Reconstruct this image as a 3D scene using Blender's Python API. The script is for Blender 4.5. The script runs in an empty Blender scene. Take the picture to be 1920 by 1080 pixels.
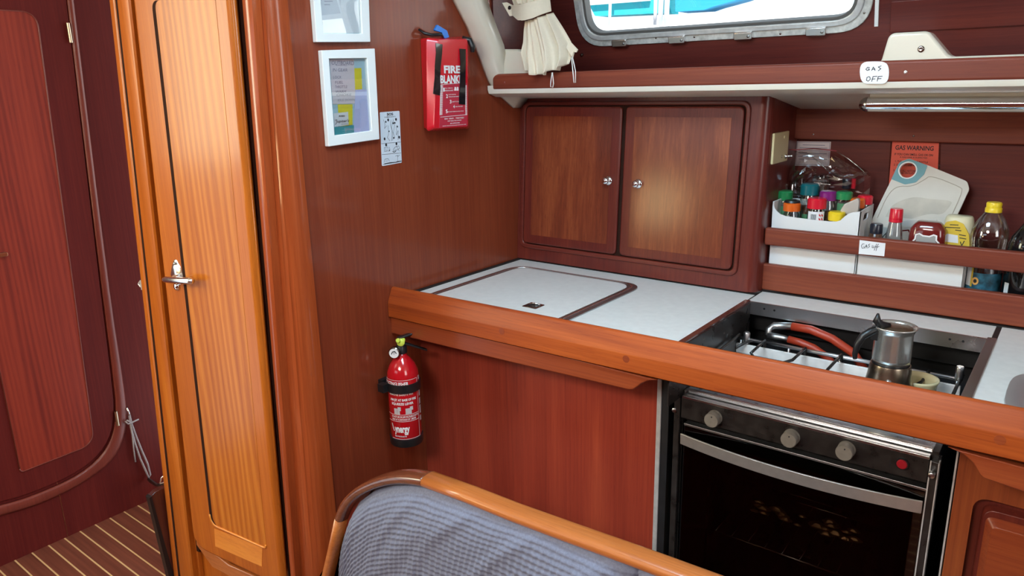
import bpy, bmesh, math, random
from mathutils import Vector, Matrix
random.seed(7)
S = bpy.context.scene
COL = S.collection

# ------------------------------------------------------------------ camera
CAM = Vector((1.32, -1.295, 1.40))
FPX = 1391.158
YAW, PITCH, ROLL = -0.6638541, 0.2657862, 0.0218320
fwd = Vector((math.sin(YAW)*math.cos(PITCH), math.cos(YAW)*math.cos(PITCH), -math.sin(PITCH)))
r0 = Vector((math.cos(YAW), -math.sin(YAW), 0)); d0 = fwd.cross(r0)
RIGHT = math.cos(ROLL)*r0 + math.sin(ROLL)*d0
DOWN = -math.sin(ROLL)*r0 + math.cos(ROLL)*d0
cd = bpy.data.cameras.new('camera'); cam = bpy.data.objects.new('camera', cd); COL.objects.link(cam)
cd.sensor_width = 36; cd.lens = FPX/1920*36; cd.clip_start = 0.02; cd.clip_end = 200
m3 = Matrix((RIGHT, -DOWN, -fwd)).transposed()
cam.matrix_world = Matrix.Translation(CAM) @ m3.to_4x4()
S.camera = cam

# ------------------------------------------------------------------ light
S.view_settings.view_transform = 'Standard'; S.view_settings.look = 'None'
S.view_settings.gamma = 1.0; S.view_settings.use_curve_mapping = False
S.view_settings.exposure = 0.22
S.cycles.max_bounces = 8; S.cycles.transparent_max_bounces = 24
S.cycles.sample_clamp_indirect = 6.0
w = bpy.data.worlds.new('sky'); S.world = w; w.use_nodes = True
bg = w.node_tree.nodes['Background']
bg.inputs[0].default_value = (0.78, 0.90, 1.0, 1); bg.inputs[1].default_value = 1.7

def lamp(name, kind, loc, target, energy, color=(1, 1, 1), size=(1, 1), angle=None, spread=None):
    l = bpy.data.lights.new(name, kind); l.energy = energy; l.color = color
    if kind == 'AREA':
        l.shape = 'RECTANGLE'; l.size, l.size_y = size
        if spread: l.spread = math.radians(spread)
    if angle is not None: l.angle = math.radians(angle)
    o = bpy.data.objects.new(name, l); COL.objects.link(o)
    o.location = loc
    o.rotation_euler = (Vector(target)-Vector(loc)).to_track_quat('-Z', 'Y').to_euler()
    return o
lamp('sun', 'SUN', (0.5, -3, 6), (0.2, -2.0, 4.3), 17.0, (1, 0.96, 0.88), angle=0.6)
# daylight: sky through the frosted hatch over the galley, the companionway, the open doorway to the forward cabin
lamp('hatch_daylight', 'AREA', (0.75, -0.50, 1.945), (0.75, -0.22, 0.6), 20, (0.50, 0.79, 1.0), (0.6, 0.45))
lamp('saloon_hatch_daylight', 'AREA', (0.75, -1.75, 1.945), (0.75, -0.7, 0.4), 32, (1.0, 0.93, 0.84), (0.6, 0.6))
lamp('companionway_daylight', 'AREA', (2.95, -1.2, 1.60), (0.0, -0.2, 0.9), 8, (1.0, 0.95, 0.88), (0.7, 0.9))
lamp('forward_cabin_daylight', 'AREA', (-1.15, -1.50, 1.50), (0.0, -0.6, 1.15), 13, (1.0, 0.95, 0.64), (0.66, 0.75))

lamp('added_port_glow', 'AREA', (-0.98, -2.50, 0.99), (-0.4, -1.0, 1.0), 5, (1.0, 0.72, 0.36), (0.30, 0.30))  # added warm light, no opening behind it; gives the cabinet door its glow

# ------------------------------------------------------------------ helpers
AX = {'x': 0, 'y': 1, 'z': 2}
def ray(px, py): return RIGHT*((px-960)/FPX) + DOWN*((py-540)/FPX) + fwd
def at(px, py, ax, v):
    d = ray(px, py); i = AX[ax]
    return CAM + d*((v-CAM[i])/d[i])

class Plane:
    """a flat face in the boat: origin, u to the right as seen, v up, n towards the cabin"""
    def __init__(s, o, u, v=(0, 0, 1)):
        s.o = Vector(o); s.u = Vector(u).normalized(); s.v = Vector(v).normalized(); s.n = s.u.cross(s.v).normalized()
    def uv(s, px, py, d=0.0):
        r = ray(px, py); o = s.o + s.n*d
        p = CAM + r*((o-CAM).dot(s.n)/r.dot(s.n))
        q = p - s.o
        return (q.dot(s.u), q.dot(s.v))
    def px(s, pts, d=0.0): return [s.uv(a, b, d) for a, b in pts]
    def w(s, u, v, d=0.0): return s.o + s.u*u + s.v*v + s.n*d
    def shift(s, d): return Plane(s.o + s.n*d, s.u, s.v)
BULK = Plane((0, 0, 0), (0, 1, 0))            # bulkhead, u = y
FAR = Plane((-1.17, 0, 0), (0, 1, 0))
FRONT = Plane((0, 0, 0), (1, 0, 0))           # galley front, u = x
def ypl(y): return Plane((0, y, 0), (1, 0, 0))

def rnd(poly, r, seg=6):
    """polygon with rounded corners; r a number or one per corner"""
    n = len(poly); out = []
    for i in range(n):
        p = Vector(poly[i]); a = Vector(poly[i-1]); b = Vector(poly[(i+1) % n])
        ri = r[i] if isinstance(r, (list, tuple)) else r
        da = (a-p); db = (b-p); la, lb = da.length, db.length
        if ri <= 0 or la < 1e-6 or lb < 1e-6:
            out += [tuple(p)]*(seg+1) if False else [tuple(p)]
            continue
        da /= la; db /= lb
        ang = math.acos(max(-1, min(1, da.dot(db))))
        t = min(ri/math.tan(ang/2), la*0.49, lb*0.49)
        p0 = p+da*t; p1 = p+db*t
        for k in range(seg+1):
            f = k/seg
            q = p0*((1-f)**2) + p*(2*f*(1-f)) + p1*(f*f)
            out.append(tuple(q))
    return out
def rect(u0, v0, u1, v1): return [(u0, v0), (u1, v0), (u1, v1), (u0, v1)]

def wloc(o):
    v = Vector((0, 0, 0))
    while o is not None:
        v = v + o.location; o = o.parent
    return v

class MB:
    def __init__(s): s.bm = bmesh.new()
    def quad(s, *pts):
        vs = [s.bm.verts.new(p) for p in pts]; s.bm.faces.new(vs); return s
    def box(s, a, b):
        x0, y0, z0 = a; x1, y1, z1 = b
        v = [s.bm.verts.new(p) for p in ((x0,y0,z0),(x1,y0,z0),(x1,y1,z0),(x0,y1,z0),(x0,y0,z1),(x1,y0,z1),(x1,y1,z1),(x0,y1,z1))]
        for f in ((0,3,2,1),(4,5,6,7),(0,1,5,4),(1,2,6,5),(2,3,7,6),(3,0,4,7)): s.bm.faces.new([v[i] for i in f])
        return s
    def prism(s, pl, poly, d0, d1, poly1=None):
        poly1 = poly1 or poly
        a = [s.bm.verts.new(pl.w(u, v, d0)) for u, v in poly]
        b = [s.bm.verts.new(pl.w(u, v, d1)) for u, v in poly1]
        n = len(a)
        s.bm.faces.new(a[::-1]); s.bm.faces.new(b)
        for i in range(n): s.bm.faces.new((a[i], a[(i+1) % n], b[(i+1) % n], b[i]))
        return s
    def ring(s, pl, outer, inner, d0, d1):
        n = len(outer); assert n == len(inner)
        A = [s.bm.verts.new(pl.w(u, v, d0)) for u, v in outer]; B = [s.bm.verts.new(pl.w(u, v, d1)) for u, v in outer]
        C = [s.bm.verts.new(pl.w(u, v, d1)) for u, v in inner]; D = [s.bm.verts.new(pl.w(u, v, d0)) for u, v in inner]
        for X, Y in ((A, B), (B, C), (C, D), (D, A)):
            for i in range(n):
                j = (i+1) % n; s.bm.faces.new((X[i], X[j], Y[j], Y[i]))
        return s
    def holed(s, pl, outer, holes, d0, d1):
        loops = [outer]+list(holes); F = {}
        for d in (d0, d1):
            es = []; F[d] = []
            for lp in loops:
                vs = [s.bm.verts.new(pl.w(u, v, d)) for u, v in lp]; F[d].append(vs)
                es += [s.bm.edges.new((vs[i], vs[(i+1) % len(vs)])) for i in range(len(vs))]
            bmesh.ops.triangle_fill(s.bm, edges=es, use_beauty=True)
        for A, B in zip(F[d0], F[d1]):
            n = len(A)
            for i in range(n): s.bm.faces.new((A[i], A[(i+1) % n], B[(i+1) % n], B[i]))
        return s
    def loft(s, rings, closed=True, cap=True):
        R = [[s.bm.verts.new(p) for p in r] for r in rings]; n = len(R[0])
        for a, b in zip(R[:-1], R[1:]):
            for i in range(n if closed else n-1):
                j = (i+1) % n; s.bm.faces.new((a[i], a[j], b[j], b[i]))
        if cap and closed:
            s.bm.faces.new(R[0][::-1]); s.bm.faces.new(R[-1])
        return s
    def lathe(s, prof, o, axis=(0, 0, 1), n=28, sx=1.0, sy=1.0, side=None):
        """prof: (radius, height) pairs"""
        ax = Vector(axis).normalized()
        t = Vector(side) if side else (Vector((1, 0, 0)) if abs(ax.x) < .9 else Vector((0, 1, 0)))
        e1 = (t - ax*t.dot(ax)).normalized(); e2 = ax.cross(e1); o = Vector(o)
        rings = []
        for r, h in prof:
            r = max(r, 1e-5)
            rings.append([o + ax*h + e1*(r*sx*math.cos(2*math.pi*k/n)) + e2*(r*sy*math.sin(2*math.pi*k/n)) for k in range(n)])
        return s.loft(rings)
    def tube(s, pts, r, n=8, closed=False):
        pts = [Vector(p) for p in pts]; N = len(pts); rings = []
        prev = None
        for i, p in enumerate(pts):
            if closed: t = pts[(i+1) % N]-pts[i-1]
            else: t = pts[min(i+1, N-1)]-pts[max(i-1, 0)]
            if t.length < 1e-9: t = Vector((0, 0, 1))
            t.normalize()
            if prev is None:
                h = Vector((0, 0, 1)) if abs(t.z) < .9 else Vector((1, 0, 0))
                e = (h - t*h.dot(t)).normalized()
            else: e = (prev - t*prev.dot(t)).normalized()
            prev = e; g = t.cross(e)
            ri = r[i] if isinstance(r, (list, tuple)) else r
            rings.append([p + e*(ri*math.cos(2*math.pi*k/n)) + g*(ri*math.sin(2*math.pi*k/n)) for k in range(n)])
        if closed: rings.append(rings[0]); return s.loft(rings, cap=False)
        return s.loft(rings)
    def sweep(s, pts, prof, up):
        """prof: 2D closed section (a along side, b along up)"""
        pts = [Vector(p) for p in pts]; N = len(pts); rings = []; up = Vector(up)
        for i, p in enumerate(pts):
            t = (pts[min(i+1, N-1)]-pts[max(i-1, 0)]).normalized()
            sd = t.cross(up).normalized()
            rings.append([p + sd*a + up*b for a, b in prof])
        return s.loft(rings)
    def text(s, body, pl, p0, p1, d0, th=0.0006, bold=0.0, px=True, shear=0.0, flat=False):
        """lettering that fills the box from lower left p0 to upper right p1 (photo pixels or plane units)"""
        if px:
            (u0, v0), (u1, v1) = pl.uv(*p0), pl.uv(*p1)
            if flat: v1 = pl.uv(p0[0], p1[1])[1]
        else: (u0, v0), (u1, v1) = p0, p1
        c = bpy.data.curves.new('t', 'FONT'); c.body = body; c.size = 1; c.offset = bold; c.resolution_u = 3; c.shear = shear
        o = bpy.data.objects.new('t', c); COL.objects.link(o)
        dg = bpy.context.evaluated_depsgraph_get(); dg.update()
        me = bpy.data.meshes.new_from_object(o.evaluated_get(dg))
        xs = [v.co.x for v in me.vertices]; ys = [v.co.y for v in me.vertices]
        if xs:
            a0, a1, b0, b1 = min(xs), max(xs), min(ys), max(ys)
            su = (u1-u0)/max(a1-a0, 1e-6); sv = (v1-v0)/max(b1-b0, 1e-6)
            vs = [s.bm.verts.new(pl.w(u0+(v.co.x-a0)*su, v0+(v.co.y-b0)*sv, d0+th)) for v in me.vertices]
            for p in me.polygons:
                try: s.bm.faces.new([vs[i] for i in p.vertices])
                except ValueError: pass
        bpy.data.objects.remove(o); bpy.data.meshes.remove(me); bpy.data.curves.remove(c)
        return s
    def stroke(s, pl, pts, wd, d0, px=True):
        """a pen line drawn on a face"""
        q = pl.px(pts) if px else pts
        for k_, ((a, b), (c, d)) in enumerate(zip(q[:-1], q[1:])):
            t = Vector((c-a, d-b)); L = t.length; dk_ = d0+(k_ % 2)*.00012
            if L < 1e-7: continue
            t /= L; nx, ny = -t.y*wd/2, t.x*wd/2; ex, ey = t.x*wd*.3, t.y*wd*.3
            s.quad(*[pl.w(x, y, dk_) for x, y in ((a+nx-ex, b+ny-ey), (a-nx-ex, b-ny-ey), (c-nx+ex, d-ny+ey), (c+nx+ex, d+ny+ey))])
        return s
    def build(s, name, mat, parent=None, smooth=False, bevel=0, seg=3, subd=0, ang=35):
        bm = s.bm
        if not bm.verts: bm.verts.new((0, 0, 0))
        bmesh.ops.recalc_face_normals(bm, faces=bm.faces)
        if parent is not None: off = wloc(parent)
        else:
            xs = [v.co for v in bm.verts]
            off = Vector((sum(c.x for c in xs)/len(xs), sum(c.y for c in xs)/len(xs), min(c.z for c in xs)))
        for v in bm.verts: v.co -= off
        me = bpy.data.meshes.new(name); bm.to_mesh(me); bm.free()
        o = bpy.data.objects.new(name, me); COL.objects.link(o)
        if parent is not None: o.parent = parent
        else: o.location = off
        if mat: me.materials.append(mat)
        if bevel:
            md = o.modifiers.new('bevel', 'BEVEL'); md.width = bevel; md.segments = seg; md.limit_method = 'ANGLE'; md.angle_limit = math.radians(ang)
            md.harden_normals = True
        if subd:
            md = o.modifiers.new('sub', 'SUBSURF'); md.levels = subd; md.render_levels = subd
        if smooth or bevel:
            me.polygons.foreach_set('use_smooth', [True]*len(me.polygons))
            if smooth == 'auto':
                md = o.modifiers.new('split', 'EDGE_SPLIT'); md.split_angle = math.radians(40)
        return o

def thing(name, label, cat, loc=(0, 0, 0), group=None, kind=None):
    o = bpy.data.objects.new(name, None); COL.objects.link(o); o.location = loc; o.empty_display_size = .05
    if label: o['label'] = label
    if cat: o['category'] = cat
    if group: o['group'] = group
    if kind: o['kind'] = kind
    return o
def tag(o, label, cat, group=None, kind=None):
    if label: o['label'] = label
    if cat: o['category'] = cat
    if group: o['group'] = group
    if kind: o['kind'] = kind
    return o
def struct(o, label=None, cat=None):
    o['kind'] = 'structure'
    if label: o['label'] = label
    if cat: o['category'] = cat
    return o

# ------------------------------------------------------------------ materials
def mat(name, col=(.8, .8, .8), rough=.5, metal=0, coat=0, coat_r=.05, spec=.5, emit=None, es=0, alpha=None, trans=0):
    m = bpy.data.materials.new(name); m.use_nodes = True
    b = m.node_tree.nodes['Principled BSDF']
    b.inputs['Base Color'].default_value = (*col, 1); b.inputs['Roughness'].default_value = rough; b.inputs['Metallic'].default_value = metal
    b.inputs['Coat Weight'].default_value = coat; b.inputs['Coat Roughness'].default_value = coat_r; b.inputs['Specular IOR Level'].default_value = spec
    if emit: b.inputs['Emission Color'].default_value = (*emit, 1); b.inputs['Emission Strength'].default_value = es
    if trans: b.inputs['Transmission Weight'].default_value = trans
    return m
def noisy(m, scale=40, amt=.15, bump=0.0, bscale=None, rough_amt=0):
    """slight uneven colour, roughness and surface"""
    nt = m.node_tree; b = nt.nodes['Principled BSDF']; tc = nt.nodes.new('ShaderNodeTexCoord')
    n = nt.nodes.new('ShaderNodeTexNoise'); n.inputs['Scale'].default_value = scale; n.inputs['Detail'].default_value = 5
    nt.links.new(tc.outputs['Object'], n.inputs['Vector'])
    c = b.inputs['Base Color'].default_value[:3]
    r = nt.nodes.new('ShaderNodeValToRGB'); r.color_ramp.elements[0].position = .3; r.color_ramp.elements[1].position = .7
    r.color_ramp.elements[0].color = (*[x*(1-amt) for x in c], 1); r.color_ramp.elements[1].color = (*[min(1, x*(1+amt)) for x in c], 1)
    nt.links.new(n.outputs['Fac'], r.inputs['Fac']); nt.links.new(r.outputs['Color'], b.inputs['Base Color'])
    if rough_amt:
        mr = nt.nodes.new('ShaderNodeMapRange'); r0_ = b.inputs['Roughness'].default_value
        mr.inputs['To Min'].default_value = max(.02, r0_-rough_amt); mr.inputs['To Max'].default_value = r0_+rough_amt
        nt.links.new(n.outputs['Fac'], mr.inputs['Value']); nt.links.new(mr.outputs['Result'], b.inputs['Roughness'])
    if bump:
        n2 = nt.nodes.new('ShaderNodeTexNoise'); n2.inputs['Scale'].default_value = bscale or scale; n2.inputs['Detail'].default_value = 4
        nt.links.new(tc.outputs['Object'], n2.inputs['Vector'])
        bp = nt.nodes.new('ShaderNodeBump'); bp.inputs['Strength'].default_value = bump; bp.inputs['Distance'].default_value = .002
        nt.links.new(n2.outputs['Fac'], bp.inputs['Height']); nt.links.new(bp.outputs['Normal'], b.inputs['Normal'])
    return m

def wood(name, dark, mid, light, axis='z', ribbon=0.0, rscale=30, stripes=.5, rough=.32, coat=.5, coat_r=.12, seed=0.0, flame=0.0, rdir='X', spec=.5):
    """varnished mahogany, grain along an axis"""
    m = mat(name, mid, rough, coat=coat, coat_r=coat_r, spec=spec); nt = m.node_tree; N = nt.nodes; L = nt.links
    b = N['Principled BSDF']; tc = N.new('ShaderNodeTexCoord')
    mp = N.new('ShaderNodeMapping'); L.new(tc.outputs['Object'], mp.inputs['Vector'])
    mp.inputs['Location'].default_value = (seed, seed*1.7, seed*.6)
    def stretched(along, across):
        k = N.new('ShaderNodeVectorMath'); k.operation = 'MULTIPLY'
        v = [across]*3; v[AX[axis]] = along; k.inputs[1].default_value = v
        L.new(mp.outputs['Vector'], k.inputs[0]); return k.outputs[0]
    def noise(vec, detail=4, dist=0.0, rg=.55):
        n = N.new('ShaderNodeTexNoise'); n.inputs['Scale'].default_value = 1; n.inputs['Detail'].default_value = detail
        n.inputs['Distortion'].default_value = dist; n.inputs['Roughness'].default_value = rg; L.new(vec, n.inputs['Vector']); return n.outputs['Fac']
    def math_(op, a, bb):
        k = N.new('ShaderNodeMath'); k.operation = op
        for i, x in enumerate((a, bb)):
            if hasattr(x, 'links'): L.new(x, k.inputs[i])
            else: k.inputs[i].default_value = x
        return k.outputs[0]
    fine = noise(stretched(3, 160), 5, .4, .65)
    broad = noise(stretched(.8, 14), 3, .6)
    pore = noise(stretched(14, 420), 2, 0)
    h = math_('ADD', math_('MULTIPLY', fine, .55), math_('MULTIPLY', broad, stripes))
    if ribbon:
        wv = N.new('ShaderNodeTexWave'); wv.wave_type = 'BANDS'; wv.bands_direction = rdir
        if axis == 'x': wv.bands_direction = 'Z'
        wv.inputs['Scale'].default_value = 1; wv.inputs['Distortion'].default_value = 7.0; wv.inputs['Detail'].default_value = 2
        wv.inputs['Detail Scale'].default_value = .7
        L.new(stretched(1.6, rscale), wv.inputs['Vector'])
        h = math_('ADD', h, math_('MULTIPLY', wv.outputs['Fac'], ribbon))
    if flame:
        fl = N.new('ShaderNodeTexWave'); fl.wave_type = 'RINGS'; fl.rings_direction = 'SPHERICAL'
        fl.inputs['Scale'].default_value = 1; fl.inputs['Distortion'].default_value = 6; fl.inputs['Detail'].default_value = 4; fl.inputs['Detail Scale'].default_value = .8
        L.new(stretched(2.2, 16), fl.inputs['Vector'])
        h = math_('ADD', h, math_('MULTIPLY', fl.outputs['Fac'], flame))
    tot = .55+stripes+ribbon+flame
    h = math_('DIVIDE', h, tot)
    h = math_('SUBTRACT', h, math_('MULTIPLY', math_('GREATER_THAN', pore, .62), .07))
    r = N.new('ShaderNodeValToRGB'); e = r.color_ramp.elements
    e[0].position = .30; e[0].color = (*dark, 1); e[1].position = .70; e[1].color = (*light, 1)
    k = e.new(.5); k.color = (*mid, 1)
    L.new(h, r.inputs['Fac']); L.new(r.outputs['Color'], b.inputs['Base Color'])
    bp = N.new('ShaderNodeBump'); bp.inputs['Strength'].default_value = .06; bp.inputs['Distance'].default_value = .001
    L.new(fine, bp.inputs['Height']); L.new(bp.outputs['Normal'], b.inputs['Normal'])
    return m

def mh(k, s=1.0): return tuple(x*k for x in (.27*s, .072, .024))
W = {}
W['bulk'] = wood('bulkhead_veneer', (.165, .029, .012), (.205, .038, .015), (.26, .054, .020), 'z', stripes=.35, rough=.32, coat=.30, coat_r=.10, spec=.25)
W['panel'] = wood('front_veneer', (.20, .026, .016), (.30, .042, .023), (.40, .068, .032), 'z', stripes=.7, rough=.36, coat=.22, coat_r=.18, seed=3, spec=.3)
W['door'] = wood('cabinet_door_veneer', (.095, .018, .010), (.185, .038, .016), (.31, .080, .028), 'z', stripes=.9, rough=.36, coat=.55, coat_r=.17, seed=7, spec=.2)
W['frame_z'] = wood('solid_mahogany_upright', (.085, .012, .010), (.125, .019, .013), (.175, .030, .017), 'z', stripes=.5, rough=.34, coat=.25, coat_r=.15, seed=11, spec=.3)
W['frame_x'] = wood('solid_mahogany_rail', (.085, .012, .010), (.125, .019, .013), (.175, .030, .017), 'x', stripes=.5, rough=.34, coat=.25, coat_r=.15, seed=12, spec=.3)
W['rail'] = wood('worn_fiddle_wood', (.19, .026, .007), (.34, .060, .009), (.50, .108, .016), 'x', stripes=.9, rough=.48, coat=.06, coat_r=.25, seed=17, spec=.3)
W['cup'] = wood('cupboard_wood', (.17, .034, .013), (.25, .054, .017), (.34, .086, .023), 'z', stripes=.6, rough=.38, coat=.2, coat_r=.16, seed=31, spec=.3)
W['mould'] = wood('moulding_wood', (.18, .030, .012), (.27, .050, .016), (.36, .082, .022), 'x', stripes=.7, rough=.36, coat=.25, coat_r=.16, seed=18, spec=.3)
W['shelf'] = wood('shelf_rail_wood', (.13, .024, .014), (.19, .038, .019), (.27, .064, .028), 'x', stripes=.7, rough=.48, coat=.06, coat_r=.2, seed=21, spec=.3)
W['locker'] = wood('locker_ribbon_veneer', (.37, .090, .007), (.50, .142, .012), (.62, .215, .026), 'z', ribbon=.30, rscale=14, stripes=.55, rough=.40, coat=.42, coat_r=.22, seed=5, spec=.12)
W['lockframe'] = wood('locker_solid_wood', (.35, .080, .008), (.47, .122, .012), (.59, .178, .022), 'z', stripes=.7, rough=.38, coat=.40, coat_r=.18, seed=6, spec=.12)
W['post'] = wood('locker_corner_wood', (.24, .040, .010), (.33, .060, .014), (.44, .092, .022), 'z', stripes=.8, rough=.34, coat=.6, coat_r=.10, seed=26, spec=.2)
W['lockpale'] = wood('locker_pale_rail', (.64, .19, .02), (.80, .28, .035), (.88, .36, .055), 'x', stripes=.6, rough=.34, coat=.4, seed=8)
W['fardoor'] = wood('far_door_veneer', (.17, .016, .010), (.27, .030, .015), (.34, .045, .020), 'z', ribbon=.22, rscale=20, rdir='Y', stripes=.6, rough=.42, coat=.15, coat_r=.2, seed=2)
W['farframe'] = wood('far_bulkhead_wood', (.090, .009, .009), (.122, .013, .011), (.160, .020, .015), 'z', stripes=.4, rough=.5, coat=.03, coat_r=.2, seed=9, spec=.2)
W['fartrim'] = wood('far_trim_wood', (.15, .024, .017), (.19, .033, .021), (.23, .043, .026), 'z', stripes=.4, rough=.4, coat=.25, seed=10)
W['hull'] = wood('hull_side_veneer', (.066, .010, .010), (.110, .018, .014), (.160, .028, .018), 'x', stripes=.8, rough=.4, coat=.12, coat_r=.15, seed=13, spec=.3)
W['settee'] = wood('settee_rail_teak', (.36, .10, .022), (.50, .155, .036), (.62, .22, .06), 'x', stripes=.5, rough=.3, coat=.5, coat_r=.1, seed=14)
W['walnut'] = wood('settee_corner_wood', (.10, .026, .013), (.17, .048, .020), (.24, .075, .032), 'x', stripes=.7, rough=.25, coat=.7, coat_r=.06, seed=15)
W['plinth'] = wood('step_board_wood', (.050, .014, .012), (.085, .022, .016), (.12, .032, .022), 'z', stripes=.6, rough=.18, coat=.6, coat_r=.05, seed=16)

M = {}
M['groove'] = mat('dark_groove', (.030, .011, .007), .8, spec=.1)
M['laminate'] = noisy(mat('white_laminate', (.78, .78, .75), .30, coat=.25, coat_r=.2), 60, .04, rough_amt=.05)
M['black_seal'] = mat('black_sealant', (.012, .010, .010), .6)
M['steel'] = noisy(mat('brushed_steel', (.52, .52, .53), .28, 1), 9, .06, rough_amt=.04)
M['steel_dull'] = noisy(mat('dull_steel', (.40, .40, .40), .38, 1), 8, .08, rough_amt=.05)
M['sink_steel'] = noisy(mat('satin_sink_steel', (.62, .62, .62), .38, .75), 9, .05, rough_amt=.04)
M['steel_bright'] = mat('bright_steel_edge', (.80, .80, .80), .22, 1)
M['chrome'] = mat('chrome', (.82, .82, .82), .06, 1)
M['dark_chrome'] = mat('dark_chrome', (.30, .26, .24), .12, 1)
M['brass'] = mat('worn_brass', (.60, .50, .36), .3, 1)
M['copper'] = mat('dull_bronze', (.45, .25, .16), .3, 1)
M['black'] = mat('black_plastic', (.012, .012, .013), .35)
M['black_gloss'] = mat('black_gloss_tape', (.010, .010, .012), .12, coat=.5)
M['well_black'] = noisy(mat('sooty_black_paint', (.010, .010, .012), .55), 30, .4)
M['stove_black'] = noisy(mat('greasy_black_enamel', (.022, .019, .018), .30), 45, .45, rough_amt=.12)
M['cream'] = noisy(mat('cream_gelcoat', (.66, .60, .49), .28, coat=.4, coat_r=.1), 8, .03)
M['cream_lip'] = noisy(mat('cream_gelcoat_lip', (.74, .70, .60), .28, coat=.4, coat_r=.1), 8, .03)
M['deckhead'] = mat('white_deckhead', (.72, .70, .64), .6)
M['red_case'] = mat('red_plastic', (.66, .010, .022), .24, coat=.4)
M['red_paint'] = mat('red_paint', (.55, .008, .014), .14, coat=.8, coat_r=.03)
M['red_label'] = mat('dull_red_label', (.52, .030, .055), .4)
M['white_ink'] = mat('white_print', (.86, .84, .82), .5)
M['black_ink'] = mat('black_ink', (.015, .015, .02), .6)
M['grey_ink'] = mat('grey_pencil', (.24, .23, .30), .7)
M['blue'] = mat('blue_plastic', (.02, .20, .70), .35)
M['yellowgreen'] = mat('yellow_green_plastic', (.66, .80, .10), .4)
M['white_frame'] = mat('white_frame_paint', (.80, .82, .80), .4)
M['paper_pink'] = mat('pinkish_paper', (.74, .66, .68), .7)
M['paper_lav'] = mat('lavender_paper', (.56, .60, .86), .7)
M['paper_blue'] = mat('pale_blue_card', (.46, .66, .74), .7)
M['paper_yellow'] = mat('yellow_note', (.82, .70, .03), .7)
M['paper_white'] = mat('white_paper', (.80, .80, .82), .6)
M['paper_teal'] = mat('teal_print', (.02, .36, .40), .6)
M['paper_red'] = mat('orange_red_paper', (.80, .12, .075), .6)
M['sticker'] = mat('pale_sticker', (.62, .68, .74), .4)
M['ivory'] = mat('ivory_plastic', (.62, .52, .29), .4)
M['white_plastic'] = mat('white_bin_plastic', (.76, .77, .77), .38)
M['bin_shade'] = mat('shaded_bin_plastic', (.72, .73, .73), .38)  # white bin plastic slightly darkened, shade put into the colour
M['board'] = noisy(mat('cutting_board_plastic', (.60, .565, .50), .5), 14, .05)
M['teal_rubber'] = mat('teal_rubber', (.12, .31, .35), .5)
M['stain'] = mat('beige_stain', (.46, .41, .33), .55)
M['ketchup'] = mat('ketchup_red', (.17, .016, .014), .12, coat=.6)
M['mayo'] = mat('cream_jar', (.68, .62, .42), .4)
M['mayo_label'] = mat('yellow_label', (.72, .50, .05), .45)
M['yellow_cap'] = mat('yellow_cap', (.85, .60, .02), .35)
M['oil_label'] = noisy(mat('deep_blue_label', (.025, .12, .19), .4), 60, .8)
M['bottle_dark'] = mat('dark_bottle_glass', (.006, .006, .007), .08, coat=.6)
M['gold'] = mat('gold_foil', (.52, .38, .16), .35, .7)
M['sauce_brown'] = mat('brown_sauce', (.10, .045, .025), .25)
M['spice_brown'] = mat('brown_spice', (.12, .05, .022), .7)
M['leaf'] = mat('green_leaf_print', (.06, .22, .10), .6)
M['knob'] = noisy(mat('satin_grey_knob', (.27, .25, .22), .45, .3), 80, .08)
M['handle'] = noisy(mat('satin_steel_handle', (.50, .48, .46), .40, .75), 70, .06)
M['red_button'] = mat('red_button', (.36, .012, .022), .3, coat=.2)
M['enamel'] = noisy(mat('white_enamel', (.72, .70, .68), .22, coat=.5), 50, .1)
M['hob_steel'] = noisy(mat('hob_steel', (.55, .57, .60), .30, .9), 60, .1, rough_amt=.1)
M['orange_hose'] = mat('orange_gas_hose', (.42, .045, .018), .4)
M['pale_ceramic'] = mat('pale_yellow_ceramic', (.78, .70, .42), .25, coat=.5)
M['moka'] = noisy(mat('stained_moka_steel', (.74, .72, .67), .26, .88), 14, .08, rough_amt=.06)
M['moka_base'] = noisy(mat('scorched_moka_base', (.36, .29, .22), .3, 1), 25, .35, rough_amt=.12)
M['canvas'] = noisy(mat('cream_cotton', (.74, .64, .49), .85), 200, .02, .10, 500)
M['canvas_white'] = mat('white_elastic', (.80, .77, .70), .8)
M['rope'] = noisy(mat('grey_cord', (.42, .40, .42), .8), 300, .2)
M['fabric'] = noisy(mat('slate_blue_cord_fabric', (.195, .215, .30), .9, spec=.2), 260, .12, .25, 900)
M['alu'] = noisy(mat('window_aluminium', (.70, .71, .71), .34, .45), 60, .12, rough_amt=.06)
M['alu_worn'] = noisy(mat('window_outer_ring', (.68, .68, .65), .36, .3), 70, .25, rough_amt=.08)
M['rubber'] = mat('grey_window_seal', (.10, .095, .09), .5)
M['diffuser'] = mat('lamp_diffuser', (.62, .60, .54), .35)
M['maple'] = mat('holly_strip', (.62, .44, .22), .4)
M['boat_white'] = mat('boat_white', (.85, .86, .86), .4)
M['turquoise'] = mat('turquoise_canvas', (.002, .28, .34), .8)
M['skin_ply'] = mat('bare_plywood', (.50, .30, .12), .6)
M['stuffing'] = mat('foil_wrap', (.42, .33, .20), .35, .6)

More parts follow.
